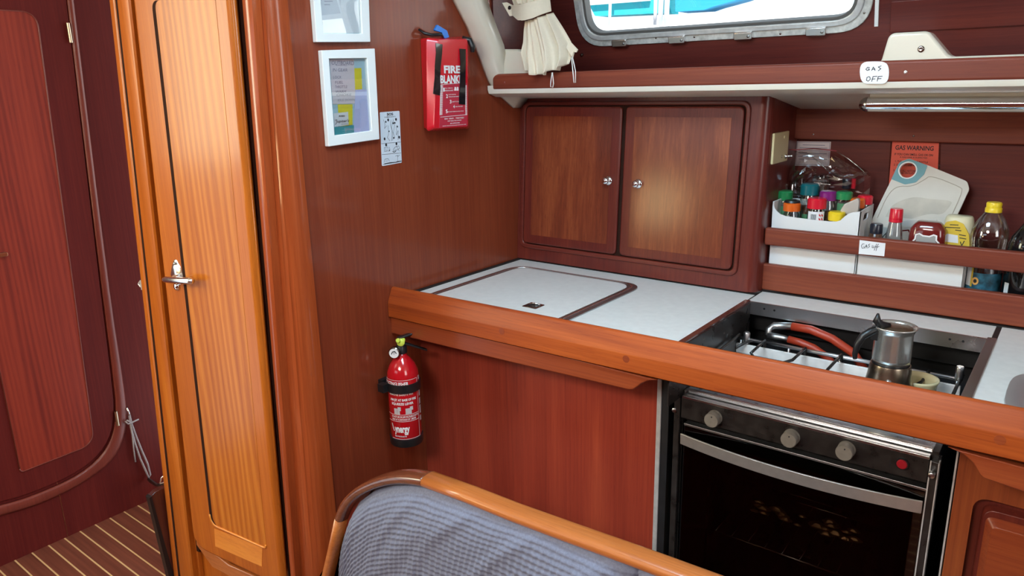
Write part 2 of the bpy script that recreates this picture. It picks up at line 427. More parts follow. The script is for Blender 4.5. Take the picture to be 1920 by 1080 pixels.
def clear(name, tint=(1, 1, 1), t=.8, rough=.03, gcol=(1, 1, 1)):
    """thin clear glass or plastic: see-through with a gloss"""
    m = bpy.data.materials.new(name); m.use_nodes = True; nt = m.node_tree; N = nt.nodes; L = nt.links
    for n in list(N): N.remove(n)
    out = N.new('ShaderNodeOutputMaterial'); mx = N.new('ShaderNodeMixShader'); tr = N.new('ShaderNodeBsdfTransparent'); gl = N.new('ShaderNodeBsdfGlossy')
    tr.inputs[0].default_value = (*tint, 1); gl.inputs['Color'].default_value = (*gcol, 1); gl.inputs['Roughness'].default_value = rough
    lw = N.new('ShaderNodeLayerWeight'); lw.inputs['Blend'].default_value = .25
    mr = N.new('ShaderNodeMapRange'); mr.inputs['To Min'].default_value = 1-t; mr.inputs['To Max'].default_value = min(1, 1-t+.55)
    L.new(lw.outputs['Fresnel'], mr.inputs['Value']); L.new(mr.outputs['Result'], mx.inputs['Fac'])
    L.new(tr.outputs[0], mx.inputs[1]); L.new(gl.outputs[0], mx.inputs[2]); L.new(mx.outputs[0], out.inputs[0])
    return m
M['pane'] = clear('window_glass', (.97, .99, 1), .94, .01)
M['picture_glass'] = clear('picture_glass', (.97, .98, .98), .89, .015)
M['jar_glass'] = clear('jar_glass', (.80, .82, .80), .86, .05)
M['bottle_clear'] = clear('clear_bottle', (.93, .93, .92), .87, .06)
M['bag'] = clear('thin_bag_plastic', (.90, .90, .90), .86, .12)
M['oven_glass'] = clear('smoked_oven_glass', (.45, .40, .36), .97, .03)
M['pouch'] = mat('silvery_pouch', (.55, .50, .45), .3, .3)

def plastic(name, c, r=.3): return mat(name, c, r, coat=.3)
M['cap_green'] = plastic('green_cap', (.015, .22, .07)); M['cap_orange'] = plastic('orange_cap', (.72, .12, .01)); M['cap_teal'] = plastic('teal_cap', (.004, .12, .14))
M['cap_red'] = plastic('red_cap', (.66, .010, .030)); M['cap_purple'] = plastic('purple_cap', (.20, .012, .16)); M['cap_dark'] = plastic('dark_navy_cap', (.012, .015, .028))

# teak and holly floor strips
def floor_mat():
    m = mat('teak_and_holly_sole', (.1, .04, .03), .38, coat=.3, coat_r=.2); nt = m.node_tree; N = nt.nodes; L = nt.links
    b = N['Principled BSDF']; g = N.new('ShaderNodeNewGeometry'); sx = N.new('ShaderNodeSeparateXYZ'); L.new(g.outputs['Position'], sx.inputs[0])
    a = N.new('ShaderNodeMath'); a.operation = 'ADD'; a.inputs[1].default_value = 10-.3285+.0022+.0485*0; L.new(sx.outputs['Y'], a.inputs[0])
    md = N.new('ShaderNodeMath'); md.operation = 'FLOORED_MODULO'; md.inputs[1].default_value = .0484; L.new(a.outputs[0], md.inputs[0])
    lt = N.new('ShaderNodeMath'); lt.operation = 'LESS_THAN'; lt.inputs[1].default_value = .0046; L.new(md.outputs[0], lt.inputs[0])
    vm = N.new('ShaderNodeVectorMath'); vm.operation = 'MULTIPLY'; vm.inputs[1].default_value = (3, 90, 1); L.new(g.outputs['Position'], vm.inputs[0])
    n = N.new('ShaderNodeTexNoise'); n.inputs['Scale'].default_value = 1; n.inputs['Detail'].default_value = 4; L.new(vm.outputs[0], n.inputs['Vector'])
    r = N.new('ShaderNodeValToRGB'); r.color_ramp.elements[0].color = (.13, .036, .022, 1); r.color_ramp.elements[1].color = (.22, .066, .040, 1)
    r.color_ramp.elements[0].position = .3; r.color_ramp.elements[1].position = .7
    L.new(n.outputs['Fac'], r.inputs['Fac'])
    mx = N.new('ShaderNodeMix'); mx.data_type = 'RGBA'; L.new(lt.outputs[0], mx.inputs['Factor']); L.new(r.outputs['Color'], mx.inputs['A']); mx.inputs['B'].default_value = (.70, .46, .22, 1)
    L.new(mx.outputs['Result'], b.inputs['Base Color'])
    return m
M['sole'] = floor_mat()

# ================================================================== SETTING
struct(MB().box((-1.19, -2.6, -.03), (3.2, .02, 0)).build('floor', M['sole']), 'dark mahogany cabin floor with thin pale inlaid strips', 'floor')
# far bulkhead with the cabin door opening
wl = struct(MB().box((-1.23, -1.15, 0), (-1.17, .7, 2.05)).box((-1.23, -2.6, 0), (-1.17, -1.85, 2.05)).box((-1.23, -1.85, 1.9), (-1.17, -1.15, 2.05)).build('wall_left', W['farframe']), 'dark red mahogany bulkhead around the far cabin door', 'wall')
b_ = MB(); b_.box((-1.170, FAR.uv(118, 960)[0]-.001, .0), (-1.1695, FAR.uv(118, 960)[0]+.001, .20)); b_.build('panel_joint', M['copper'], wl)
# galley bulkhead
BY0 = -.33
struct(MB().box((-.022, BY0, 0), (0, .72, 2.0)).build('wall_forward', W['bulk'], bevel=.002), 'red brown mahogany bulkhead carrying the fire blanket', 'wall')
# hull side: leaning window panel (with a hole for the window), built from strips
HP = Plane((0, .64, 1.40), (1, 0, 0), (0, -.30, 1))      # leans inboard
win_out = rnd(HP.px([(1060, -160), (1104, 80), (1600, 66), (1652, -160)]), [.075]*4, 8)
wo = HP.px([(1060, -160), (1104, 80), (1600, 66), (1652, -160)])
# shift the window corners into one clean rectangle of the panel
u0, u1 = HP.uv(1082, 30)[0], HP.uv(1638, 20)[0]
vb = (HP.uv(1130, 80)[1]+HP.uv(1590, 67)[1])/2
vt = vb+.24
def wrect(g, r, du=0): return rnd(rect(u0+g, vb+g, u1-g, vt-g), r, 8)
cu, cv = (u0+u1)/2, (vb+vt)/2
# aft portlight, above the top of the photo: it is what the upper picture's glass mirrors
pv0, pv1, pu0, pu1 = .178, .275, .855, 1.42
def prect(g, r): return rnd(rect(pu0+g, pv0+g, pu1-g, pv1-g), r, 8)
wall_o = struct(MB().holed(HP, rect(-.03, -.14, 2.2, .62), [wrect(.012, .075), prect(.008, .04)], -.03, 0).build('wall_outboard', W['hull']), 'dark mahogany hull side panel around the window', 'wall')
# raised board at the right of the hull side, its lower edge above the cream bracket
q = HP.px([(1668, 56), (1920, 54)], .008)
struct(MB().prism(HP, rnd([(q[0][0], (q[0][1]+q[1][1])/2), (2.1, (q[0][1]+q[1][1])/2), (2.1, .17), (q[0][0], .17)], 0), 0.0, .008).build('trim_1', W['hull'], bevel=.002), 'overlaid mahogany board on the hull side right of the window', 'trim')
# back of the lower shelf recess, and the board above it
BK = .655
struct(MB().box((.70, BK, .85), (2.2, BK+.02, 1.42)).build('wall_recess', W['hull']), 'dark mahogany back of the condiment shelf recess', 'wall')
ub = MB(); ub.box((.717, BK-.022, 1.2565), (2.2, BK-.002, 1.36)); ubo = struct(ub.build('trim_2', W['shelf'], bevel=.003), 'mahogany board across the top of the shelf recess', 'trim')
for px_, py_ in ((1525, 252), (1713, 255)):
    c_ = at(px_, py_, 'y', BK-.0225); MB().lathe([(0, 0), (.0025, 0), (.002, .0015), (0, .0018)], c_, (0, -1, 0), 10).build('screw', M['dark_chrome'] if px_ > 1600 else M['steel_bright'], ubo, smooth=True)

# unseen rest of the cabin: deckhead with a hatch, far side and after end, left open where daylight enters
struct(MB().box((-1.19, -2.6, 1.96), (3.2, .9, 1.985)).build('ceiling', M['deckhead']), 'white deckhead above the cabin', 'ceiling')
wr = MB(); wr.box((-1.19, -2.62, 0), (3.2, -2.6, 1.28)); wr.box((-1.19, -2.62, 1.66), (3.2, -2.6, 2.0)); wr.box((.3, -2.62, 1.28), (3.2, -2.6, 1.66))
struct(wr.build('wall_right', W['farframe']), 'mahogany cabin side opposite the galley', 'wall')
wb = MB(); wb.box((3.2, -2.62, 0), (3.22, -1.65, 2.0)); wb.box((3.2, -.75, 0), (3.22, .9, 2.0)); wb.box((3.2, -1.65, 0), (3.22, -.75, 1.1))
struct(wb.build('wall_back', W['farframe']), 'mahogany after bulkhead by the companionway', 'wall')

# ------------------------------------------------------------------ window
win = thing('window_1', 'wide rounded cabin window in a pale metal frame above the shelf', 'window', HP.w(cu, vb, 0), kind='structure')
MB().ring(HP, wrect(0, .080), wrect(.017, .066), -.012, .007).build('outer_ring', M['alu_worn'], win, bevel=.002)
MB().ring(HP, wrect(.0165, .066), wrect(.030, .056), -.02, .013).build('opening_frame', M['alu'], win, bevel=.003)
MB().ring(HP, wrect(.0295, .056), wrect(.037, .050), -.02, .009).build('window_seal', M['rubber'], win, bevel=.002)
MB().prism(HP, wrect(.034, .052), -.014, -.008).build('window_pane', M['pane'], win)
wn2 = thing('window_2', 'smaller rounded portlight aft of the wide window', 'window', HP.w(1.1, pv0, 0), kind='structure')
MB().ring(HP, prect(0, .045), prect(.016, .032), -.012, .006).build('frame', M['alu'], wn2, bevel=.002)
MB().prism(HP, prect(.014, .034), -.012, -.007).build('window_pane', M['pane'], wn2)
for px_ in (1166, 1274, 1398, 1534):
    uu = HP.uv(px_, 70)[0]; hb = MB()
    hb.prism(HP, rnd(rect(uu-.023, vb-.001, uu+.023, vb+.019), .004, 3), .006, .022)
    ho = hb.build('window_hinge', M['steel_bright'], win, bevel=.0035)
    MB().lathe([(0, 0), (.0035, 0), (.003, .002), (0, .0025)], HP.w(uu+.015, vb+.008, .022), HP.n, 10).build('rivet', M['steel_dull'], ho, smooth=True)
for px_, py_ in ((1232, 70), (1304, 68), (1465, 62), (1622, 23)):
    u_, v_ = HP.uv(px_, py_); MB().lathe([(0, 0), (.0028, 0), (.0024, .0012), (0, .0014)], HP.w(u_, v_, .0068), HP.n, 10).build('frame_screw', M['dark_chrome'], win, smooth=True)
q = HP.px([(1641, -60), (1646, -60), (1647, 49), (1641, 49)])
tag(MB().prism(HP, [(HP.uv(1641, 20)[0], HP.uv(1641, 49)[1]), (HP.uv(1648, 20)[0], HP.uv(1641, 49)[1]), (HP.uv(1648, 20)[0], .42), (HP.uv(1641, 20)[0], .42)], .0, .004).build('edge_strip', M['white_plastic']),
    'thin white plastic strip just right of the window frame', 'strip')

# ------------------------------------------------------------------ cream liner: sloping strip, shelf lip, brackets
UR_Y = .30
ln = thing('trim_3', 'cream moulded liner edging the galley recess below the upper shelf', 'trim', (0, .42, 1.34), kind='structure')
outp = [(786, -330), (822, -130), (848, 0), (873, 49), (898, 111), (915, 155), (938, 182), (962, 203)]
inp = [(838, -330), (868, -130), (893, 0), (911, 49), (925, 84), (932, 120), (945, 150), (975, 178)]
o3 = [at(a, b, 'x', .001) for a, b in outp]
i3_ = [at(a, b, 'x', .055 if k < 5 else .045) for k, (a, b) in enumerate(inp)]
lb = MB(); rings = []
for a, b in zip(o3, i3_):
    dn = Vector((0, .02, .004))
    mid = a.lerp(b, .18)+Vector((.004, -.006, -.004))
    rings.append([a, mid, a.lerp(b, .85)+Vector((0, -.004, -.002)), b, b+Vector((0, .045, 0)), a+Vector((0, .05, 0.0))])
lb.loft(rings); lb.build('sloping_strip', M['cream'], ln, smooth=True)
# lip and sloping underside of the shelf (section in y, z swept along x)
zt = 1.391
sec = [(.302, zt), (.306, zt-.010), (.335, zt-.019), (.436, 1.3665), (.700, 1.318), (.700, 1.38), (.60, 1.405), (.302, 1.402)]
lp = MB()
sec_l = [(y, z) if y < .5 else ((.455, z) if z > 1.36 else (.455, 1.3655)) for y, z in sec]
sec_l = [(.302, zt), (.306, zt-.010), (.335, zt-.019), (.436, 1.3665), (.445, 1.3650), (.447, 1.38), (.44, 1.402), (.302, 1.402)]
def ring_at(x, sc): return [(x, y, z) for y, z in sc]
lp.loft([ring_at(.002, sec_l), ring_at(.70, sec_l)])
lp.loft([ring_at(.700, sec_l), ring_at(.716, sec_l), ring_at(.735, sec), ring_at(1.7, sec)])
lp.build('shelf_lip', M['cream_lip'], ln, bevel=.002)
struct(MB().box((.0005, .33, 1.405), (.006, .66, 1.95)).build('trim_5', W['hull']), 'dark mahogany end board of the upper shelf behind the curtain', 'trim')
# bracket standing up behind the rail, left and right
BP = ypl(UR_Y+.022)
pa = BP.px([(918, 150), (926, 92), (968, 92), (984, 100), (1010, 150)])
MB().prism(BP, rnd(pa, [0, .012, .012, .012, 0], 5), -.05, 0).build('bracket', M['cream'], ln, bevel=.006, seg=3)
pa = BP.px([(1640, 130), (1652, 112), (1667, 62), (1741, 58), (1781, 106), (1990, 99), (2000, 130)])
br = MB().prism(BP, rnd(pa, [0, .012, .015, .018, .02, 0, 0], 6), -.05, 0).build('bracket', M['cream'], ln, bevel=.006, seg=3)
c_ = at(1727, 92, 'y', UR_Y+.022)
MB().lathe([(0, 0), (.006, 0), (.006, .0012), (.003, .002), (0, .0005)], c_, (0, -1, 0), 14).build('screw', M['dark_chrome'], br, smooth=True)
struct(MB().box((-.02, .26, 1.72), (1.9, .62, 1.735)).build('trim_4', M['cream']), 'cream deck edge above the window', 'trim') if False else None

# ------------------------------------------------------------------ far cabin door
dr = thing('door_1', 'dark red mahogany cabin door with rounded inset panel at far left', 'door', (-1.17, -.5, .2), kind='structure')
# door leaf outline: right edge and rounded lower corner come from the photo, the left part is out of frame
zb = FAR.uv(60, 925)[1]; yr = FAR.uv(160, 400)[0]
ol = [(-1.05, .235), (yr-.165, .235), (yr, .235), (yr+.004, 1.93), (-1.05, 1.93)]
leafpx = [(-260, 1010), (0, 942), (60, 925), (150, 885), (200, 838), (216, 780), (208, 700), (188, 540), (125, 0), (110, -130), (-300, -150)]
TRD = .012
def chain(pl, pts, d=0): return [pl.uv(a, b, d) for a, b in pts]
leaf = chain(FAR, leafpx, .006)
trimout = chain(FAR, [(-260, 1045), (0, 968), (80, 945), (160, 905), (218, 860), (240, 800), (236, 740), (205, 540), (139, 0), (122, -150), (-300, -170)], TRD)
trimin = chain(FAR, [(-260, 1018), (0, 950), (62, 932), (154, 891), (205, 842), (221, 784), (213, 700), (192, 540), (127, 0), (112, -132), (-300, -152)], TRD)
def smooth_open(pts, it=2):
    for _ in range(it):
        q = [pts[0]]
        for a, b in zip(pts[:-1], pts[1:]):
            q.append((a[0]*.75+b[0]*.25, a[1]*.75+b[1]*.25)); q.append((a[0]*.25+b[0]*.75, a[1]*.25+b[1]*.75))
        q.append(pts[-1]); pts = q
    return pts
to, ti = smooth_open(trimout), smooth_open(trimin)
tb = MB()
tb.loft([[FAR.w(*a, 0), FAR.w(*a, TRD*.7), FAR.w(a[0]*.8+b[0]*.2, a[1]*.8+b[1]*.2, TRD), FAR.w(a[0]*.2+b[0]*.8, a[1]*.2+b[1]*.8, TRD), FAR.w(*b, TRD*.7), FAR.w(*b, 0)] for a, b in zip(to, ti)])
tb.build('door_trim', W['fartrim'], dr, smooth=True)
MB().prism(FAR, smooth_open(leaf[:-1], 2)+[leaf[-1]], .0, .007).build('door_leaf', W['farframe'], dr, bevel=.004)
pin = chain(FAR, [(20, 885), (150, 848), (172, 830), (168, 780), (150, 620), (135, 540), (97, 250), (68, 40), (58, 22), (40, 18), (-80, 14), (-200, 900), (-150, 905)], .008)
pin = chain(FAR, [(-170, 940), (38, 886), (145, 848), (174, 826), (170, 790), (134, 540), (68, 36), (44, 17), (-60, 12), (-240, 12)], .008)
pin = rnd(chain(FAR, [(38, 886), (176, 832), (68, 22), (-140, 12)], .008), [.012, .05, .045, .045], 8)
pn = MB().prism(FAR, pin, .006, .0085).build('door_panel', W['fardoor'], dr)
grp = pin+[pin[0]]
bead = MB(); bead.tube([FAR.w(u, v, .0085) for u, v in grp], .0022, 6); bead.build('panel_bead', W['fartrim'], dr, smooth=True)
for (a, b, h) in ((127, 62, 42), (216, 783, 36)):
    u_, v_ = FAR.uv(a, b); hh = .028 if h > 40 else .026
    hg = MB().lathe([(0, -hh), (.005, -hh), (.005, hh), (0, hh)], FAR.w(u_, v_, .012), (0, 0, 1), 12); ho = hg.build('hinge', M['brass'], dr, smooth='auto')
u_, v_ = FAR.uv(-6, 476); kb = MB(); kb.prism(FAR, rnd(rect(u_-.03, v_-.006, u_+.018, v_+.006), .005, 4), .02, .034); kb.box(FAR.w(u_-.02, v_-.005, .007), FAR.w(u_-.012, v_+.005, .022)); kb.build('door_handle', M['copper'], dr, bevel=.002)

# ------------------------------------------------------------------ hanging locker
LK = Plane((.0, -.362, 0), (.995, .103, 0))
lk = thing('hanging_locker', 'tall orange brown mahogany hanging locker with chrome door latch', 'locker', LK.w(-.25, 0, -.1))
uL = LK.uv(243, 540); 
def lkpx(pts, d=0): return [LK.uv(a, b, d) for a, b in pts]
def vline(x0, x1): # the u of an upright whose photo line runs x0 (top) .. x1 (py 1000)
    return LK.uv(x0, 0)[0], LK.uv(x1, 1000)[0]
# carcass behind
xa = LK.uv(216, 0)[0]; xb = LK.uv(333, 1040)[0]
car = MB()
topv, botv = 1.95, 0.0
def lerp_u(x0, x1, v, d=0.0):  # u on the slightly raked edge at height v
    (ua, va), (ub, vb_) = LK.uv(x0, 0, d), LK.uv(x1, 1000, d)
    return ua+(ub-ua)*(v-va)/(vb_-va)
def strip(x0a, x1a, x0b, x1b, d0, d1, v0=0.0, v1=1.95, n=1):
    """upright board between two photo edges (each given at py 0 and py 1000)"""
    return [(lerp_u(x0a, x1a, v0), v0), (lerp_u(x0b, x1b, v0), v0), (lerp_u(x0b, x1b, v1), v1), (lerp_u(x0a, x1a, v1), v1)]
cq = strip(225, 326, 487, 557, 0, 0)
car.prism(LK, cq, -.035, -.012)
car.prism(LK, [(cq[0][0], 0), (-.03, 0), (-.03, 1.95), (cq[3][0], 1.95)], -.30, -.034); car.build('carcass', W['lockframe'], lk)
# left rounded corner post
cp = MB(); rr = []
for v in (0.0, 1.95):
    b = lerp_u(217, 327, v); a = b-.060
    pts = [LK.w(b-.004, v, .002)]
    for k in range(9):
        t = k/8*math.pi/2; pts.append(LK.w(b-.010-.050*math.sin(t), v, -.058+.060*math.cos(t)))
    pts += [LK.w(a, v, -.30), LK.w(b+.02, v, -.30), LK.w(b+.02, v, -.012), LK.w(b, v, -.012), LK.w(b, v, 0)]
    rr.append(pts)
cp.loft(rr); cp.build('corner_post', W['lockframe'], lk, smooth='auto')
# frame strip left of the door, stepped: flat board, raised bead
MB().prism(LK, strip(217.5, 326.5, 221, 330, 0, 0), -.012, .0016).build('frame_gap', M['groove'], lk)
MB().prism(LK, strip(255, 366, 260, 371, 0, 0, .16), -.012, .0016).build('door_gap', M['groove'], lk)
MB().prism(LK, strip(448, 535, 462, 545, 0, 0, .12), -.012, .0008).build('door_gap', M['groove'], lk)
MB().prism(LK, strip(470, 545, 489, 559, 0, 0), -.014, -.0118).build('frame_recess', W['frame_z'], lk)
MB().prism(LK, strip(219, 327.5, 257, 367, 0, 0), -.012, .001).build('frame_board', W['lockframe'], lk, bevel=.002)
fb = MB(); rr = []
for v in (0.0, 1.95):
    a = lerp_u(219, 329, v, .012); b = lerp_u(240, 350, v, .018); c = lerp_u(254, 364, v)
    rr.append([LK.w(a, v, .0), LK.w(a, v, .011), LK.w(a+(b-a)*.25, v, .016), LK.w(a+(b-a)*.75, v, .019), LK.w(b, v, .018), LK.w(b+.004, v, .014), LK.w(c, v, .0)])
fb.loft(rr); fb.build('frame_bead', W['lockframe'], lk, smooth='auto')
# right of the door: raised strip, dark step, big rounded corner to the bulkhead
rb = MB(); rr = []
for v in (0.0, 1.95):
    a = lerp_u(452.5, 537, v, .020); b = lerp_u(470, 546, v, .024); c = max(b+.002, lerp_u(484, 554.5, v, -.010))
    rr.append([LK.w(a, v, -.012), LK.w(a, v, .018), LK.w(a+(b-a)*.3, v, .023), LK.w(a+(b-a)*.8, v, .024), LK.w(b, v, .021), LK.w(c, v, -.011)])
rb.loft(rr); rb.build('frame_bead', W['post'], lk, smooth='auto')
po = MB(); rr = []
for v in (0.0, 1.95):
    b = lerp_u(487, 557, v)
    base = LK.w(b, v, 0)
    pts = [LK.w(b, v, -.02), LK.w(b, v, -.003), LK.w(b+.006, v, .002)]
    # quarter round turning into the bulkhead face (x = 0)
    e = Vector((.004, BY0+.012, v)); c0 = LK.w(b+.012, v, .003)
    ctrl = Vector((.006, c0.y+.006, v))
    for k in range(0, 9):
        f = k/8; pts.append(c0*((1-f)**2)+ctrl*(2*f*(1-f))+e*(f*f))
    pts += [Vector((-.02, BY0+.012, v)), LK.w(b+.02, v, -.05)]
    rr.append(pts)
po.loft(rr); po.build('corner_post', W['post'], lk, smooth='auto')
# overlay door standing proud of the frame, rounded edges, round lower corners
DD = .026
dl, dr_ = (lambda v: lerp_u(258, 368, v, .012)), (lambda v: lerp_u(449, 536, v, .002))
zbd = (LK.uv(430, 1052, .012)[1]+LK.uv(500, 1078, .012)[1])/2
dpoly = rnd([(dl(zbd), zbd), (dr_(zbd), zbd), (dr_(1.93), 1.93), (dl(1.93), 1.93)], [.055, .035, 0, 0], 8)
ld = MB().prism(LK, dpoly, .0012, DD).build('door', W['lockframe'], lk, bevel=.013, seg=5)
# groove and inset panel
pl_, pr_ = (lambda v: lerp_u(285, 398, v, DD)), (lambda v: lerp_u(404, 497, v, DD))
zpb = LK.uv(448, 1005, DD)[1]; zpt = LK.uv(300, 0, DD)[1]
ppoly = rnd([(pl_(zpb), zpb), (pr_(zpb), zpb), (pr_(zpt), zpt), (pl_(zpt), zpt)], [.028, .010, .015, .02], 8)
MB().prism(LK, ppoly, DD-.001, DD+.0006).build('door_panel', W['locker'], lk)
n3 = len(ppoly); gv = [LK.w(u, v, .0) for u, v in ppoly]
lo = [p for p in ppoly]
lside = [p for p in ppoly if p[0] < (pl_(p[1])+pr_(p[1]))/2]
lside = sorted(lside, key=lambda p: p[1])
g2 = MB()
for a, b in zip(lside[:-1], lside[1:]):
    g2.quad(LK.w(a[0]-.001, a[1], DD+.0009), LK.w(a[0]+.010, a[1], DD+.0009), LK.w(b[0]+.010, b[1], DD+.0009), LK.w(b[0]-.001, b[1], DD+.0009))
g2.build('panel_groove', M['groove'], lk)
bd = MB(); bots = sorted([p for p in ppoly if p[1] < zpb+.03], key=lambda p: p[0])
bd.tube([LK.w(u, v, DD+.001) for u, v in bots], .0028, 6); bd.build('panel_bead', W['lockpale'], lk, smooth=True)
pb = lkpx([(402, 991), (492, 1026), (491, 1062), (404, 1024)], DD)
MB().prism(LK, pb, DD, DD+.0007).build('bottom_rail', W['lockpale'], lk)
# sill below the door
sl = MB(); zs = zbd-.004
ss = [(lerp_u(372, 372, 0), 0)]
spo = lkpx([(368, 965), (376, 1000), (395, 1030), (430, 1058), (500, 1088), (540, 1100), (540, 1125), (480, 1105), (400, 1062), (370, 1020)], .002)
sl.prism(LK, spo, -.005, .006); sl.build('door_sill', W['settee'], lk, bevel=.003)
# chrome latch on the door
lt = MB(); pcx = LK.px([(327, 487), (319, 510), (320, 530), (331, 541), (345, 528), (340, 508)], .027)
pcx = LK.px([(326, 486), (321, 500), (319, 514), (322, 530), (330, 539), (340, 533), (344, 518), (338, 500), (331, 487)], .027)
lt.prism(LK, pcx, .0262, .032, [(sum(q_[0] for q_ in pcx)/9*.45+a*.55, sum(q_[1] for q_ in pcx)/9*.45+b*.55) for a, b in pcx])
lt.lathe([(.0085, .028), (.0085, .042), (.006, .046), (0, .047)], LK.w(*LK.uv(331, 521, .034), 0), LK.n, 18); la = lt.build('latch', M['steel_bright'], lk, bevel=.0012, seg=2)
a, b = LK.w(*LK.uv(306, 524, .048), .048), LK.w(*LK.uv(361, 527, .048), .048)
MB().tube([a, a.lerp(b, .08), a.lerp(b, .5), a.lerp(b, .92), b], [.004, .0075, .0085, .0085, .006], 14).build('latch_lever', M['steel_bright'], la, smooth=True)
c_ = LK.w(*LK.uv(328, 494, .030), .030); MB().lathe([(0, 0), (.004, 0), (.0035, .003), (0, .004)], c_, LK.n, 12).build('latch_screw', M['steel_dull'], la, smooth=True)
c_ = LK.w(*LK.uv(332, 537, .0265), .0265); MB().lathe([(.0105, 0), (.0105, .003), (.006, .006), (0, .007)], c_, LK.n, 16).build('latch_boss', M['chrome'], la, smooth=True)
# small keeper on the left side of the locker
k0 = LK.w(*LK.uv(267, 534, -.025), -.025)
kp = MB(); kp.box((k0.x-.003, k0.y-.004, k0.z-.013), (k0.x+.012, k0.y+.006, k0.z+.013)); kp.tube([k0+Vector((-.002, .0, .007)), k0+Vector((-.012, 0, .006)), k0+Vector((-.020, 0, 0)), k0+Vector((-.012, 0, -.006)), k0+Vector((-.002, 0, -.007))], .0026, 8)
kp.build('keeper', M['alu'], lk, smooth='auto')
# dark glossy board low on the locker's left side
KP = Plane((LK.w(lerp_u(206, 309, .3), 0, -.03).x-.006, 0, 0), (0, 1, 0))
kk = KP.px([(281, 933), (292, 922), (313, 912), (316, 916), (344, 1090), (322, 1090)])
kk = [(max(u, -2), max(v, 0.0)) for u, v in kk]
MB().prism(KP, kk, -.02, 0).build('side_board', W['plinth'], lk, bevel=.002)
ke = KP.px([(280, 934), (284, 930), (329, 1090), (319, 1090)], .0005); ke = [(u, max(v, 0.0)) for u, v in ke]
MB().prism(KP, ke, -.02, .001).build('side_board_edge', M['black'], lk)

# cord tying the passage door hook to the locker
def fp(x, y, d=.012): return FAR.w(*FAR.uv(x, y, d), d)
cdm = thing('tie_cord', 'thin grey looped cord hanging from a hook beside the far door', 'cord', fp(274, 895))
ey = MB(); ey.tube([fp(238, 763, .0), fp(238, 766, .012), fp(242, 775, .016), fp(242, 781, .01)], .003, 8); ey.build('hook', M['chrome'], cdm, smooth=True)
c1 = MB(); c1.tube([fp(242, 778), fp(245, 800), fp(253, 830), fp(263, 860), fp(274, 884), fp(279, 896), fp(282, 890), (fp(277, 870)), fp(266, 845), fp(256, 820), fp(247, 795), fp(243, 778)], .0032, 8, closed=True); c1.build('loop', M['rope'], cdm, smooth=True)
c2 = MB(); c2.tube([fp(244, 792, .016), fp(248, 815, .014), fp(251, 845), fp(254, 866)], .0024, 7); c2.tube([fp(246, 793, .018), fp(238, 788, .02), fp(235, 790, .02), fp(240, 795, .02), fp(248, 792, .02), fp(260, 786, .018)], .0026, 7); c2.build('knot', M['rope'], cdm, smooth=True)
e1 = fp(279, 899); e2 = KP.w(*KP.uv(312, 905, .004), .004)
c3 = MB(); c3.tube([e1, e1.lerp(e2, .15)+Vector((0, 0, -.006)), e1.lerp(e2, .5)+Vector((0, 0, -.016)), e2], [.006, .0062, .005, .004], 8); c3.build('cord_end', M['black'], cdm, smooth=True)
e0 = KP.w(*KP.uv(311, 888, .004), .004)
c4 = MB(); c4.tube([e0+Vector((.0, 0, 0)), e0+Vector((-.004, -.012, -.010)), e0+Vector((-.006, -.018, -.026)), e2+Vector((0, -.006, .004)), e2], .0028, 8); c4.build('eye', M['steel_bright'], cdm, smooth=True)

# ------------------------------------------------------------------ pictures on the bulkhead
def picture(outer_px, inner_px, label, ext=0.0):
    o2 = BULK.px(outer_px, .012); i2 = BULK.px(inner_px, .014)
    base = BULK.w((o2[0][0]+o2[1][0])/2, min(p[1] for p in o2), 0)
    t = thing('picture_frame', label, 'picture frame', base)
    MB().ring(BULK, o2, i2, .001, .014).build('frame', M['white_frame'], t, bevel=.0015)
    MB().prism(BULK, i2, .001, .004).build('backing', M['paper_blue'], t)
    return t, i2
lf, li = picture([(615.5, 275), (711, 261), (702, 91), (602, 94.5)], [(627.8, 254), (697.5, 245), (688.5, 109), (617, 110)],
                 'lower white picture frame with handwritten list, notes and small cards')
def sheet(t, pts, dep, m, name, label=None):
    Z = lambda p: (600+p[0]/4.5, 80+p[1]/4.5)
    o = MB().prism(BULK, BULK.px([Z(p) for p in pts], .005), dep, dep+.0006).build(name, m, t)
    if label: o['label'] = label
    return o
sheet(lf, [(108, 520), (300, 514), (286, 140), (80, 145)], .0046, M['paper_pink'], 'note_sheet', 'pinkish sheet with handwriting')
sheet(lf, [(290, 400), (357, 392), (350, 214), (285, 216)], .0042, M['paper_yellow'], 'sticky_note')
sheet(lf, [(280, 768), (437, 748), (414, 393), (298, 396)], .0048, M['paper_lav'], 'paper_sheet')
sheet(lf, [(165, 710), (275, 692), (275, 520), (150, 522)], .0044, M['paper_yellow'], 'sticky_note')
bc = sheet(lf, [(122, 712), (240, 692), (236, 583), (112, 597)], .0052, M['paper_white'], 'business_card')
sheet(lf, [(124, 792), (286, 768), (284, 696), (120, 712)], .0053, M['paper_teal'], 'card_lower_half', 'teal half of card')
tx = MB(); Z = lambda x, y: (600+x/4.5, 80+y/4.5)
for s_, a, b in (('OUTBOARD', (84, 188), (270, 156)), ('IN GEAR', (92, 245), (215, 218)), ('LOCK', (96, 303), (165, 280)), ('FUEL', (112, 348), (180, 324)), ('THROTTLE', (112, 385), (215, 360)), ('WARM', (118, 425), (205, 402)), ('CHOKE', (125, 452), (250, 428)), ('IDLE DOWN', (135, 495), (280, 472))):
    tx.text(s_, BULK, Z(*a), Z(*b), .0054, shear=.15)
tx.stroke(BULK, [Z(118, 192), Z(215, 196)], .0006, .0056); tx.build('handwriting', M['grey_ink'], lf)
tx = MB(); tx.text('RIBS', BULK, Z(145, 626), Z(192, 612), .006, bold=.02)
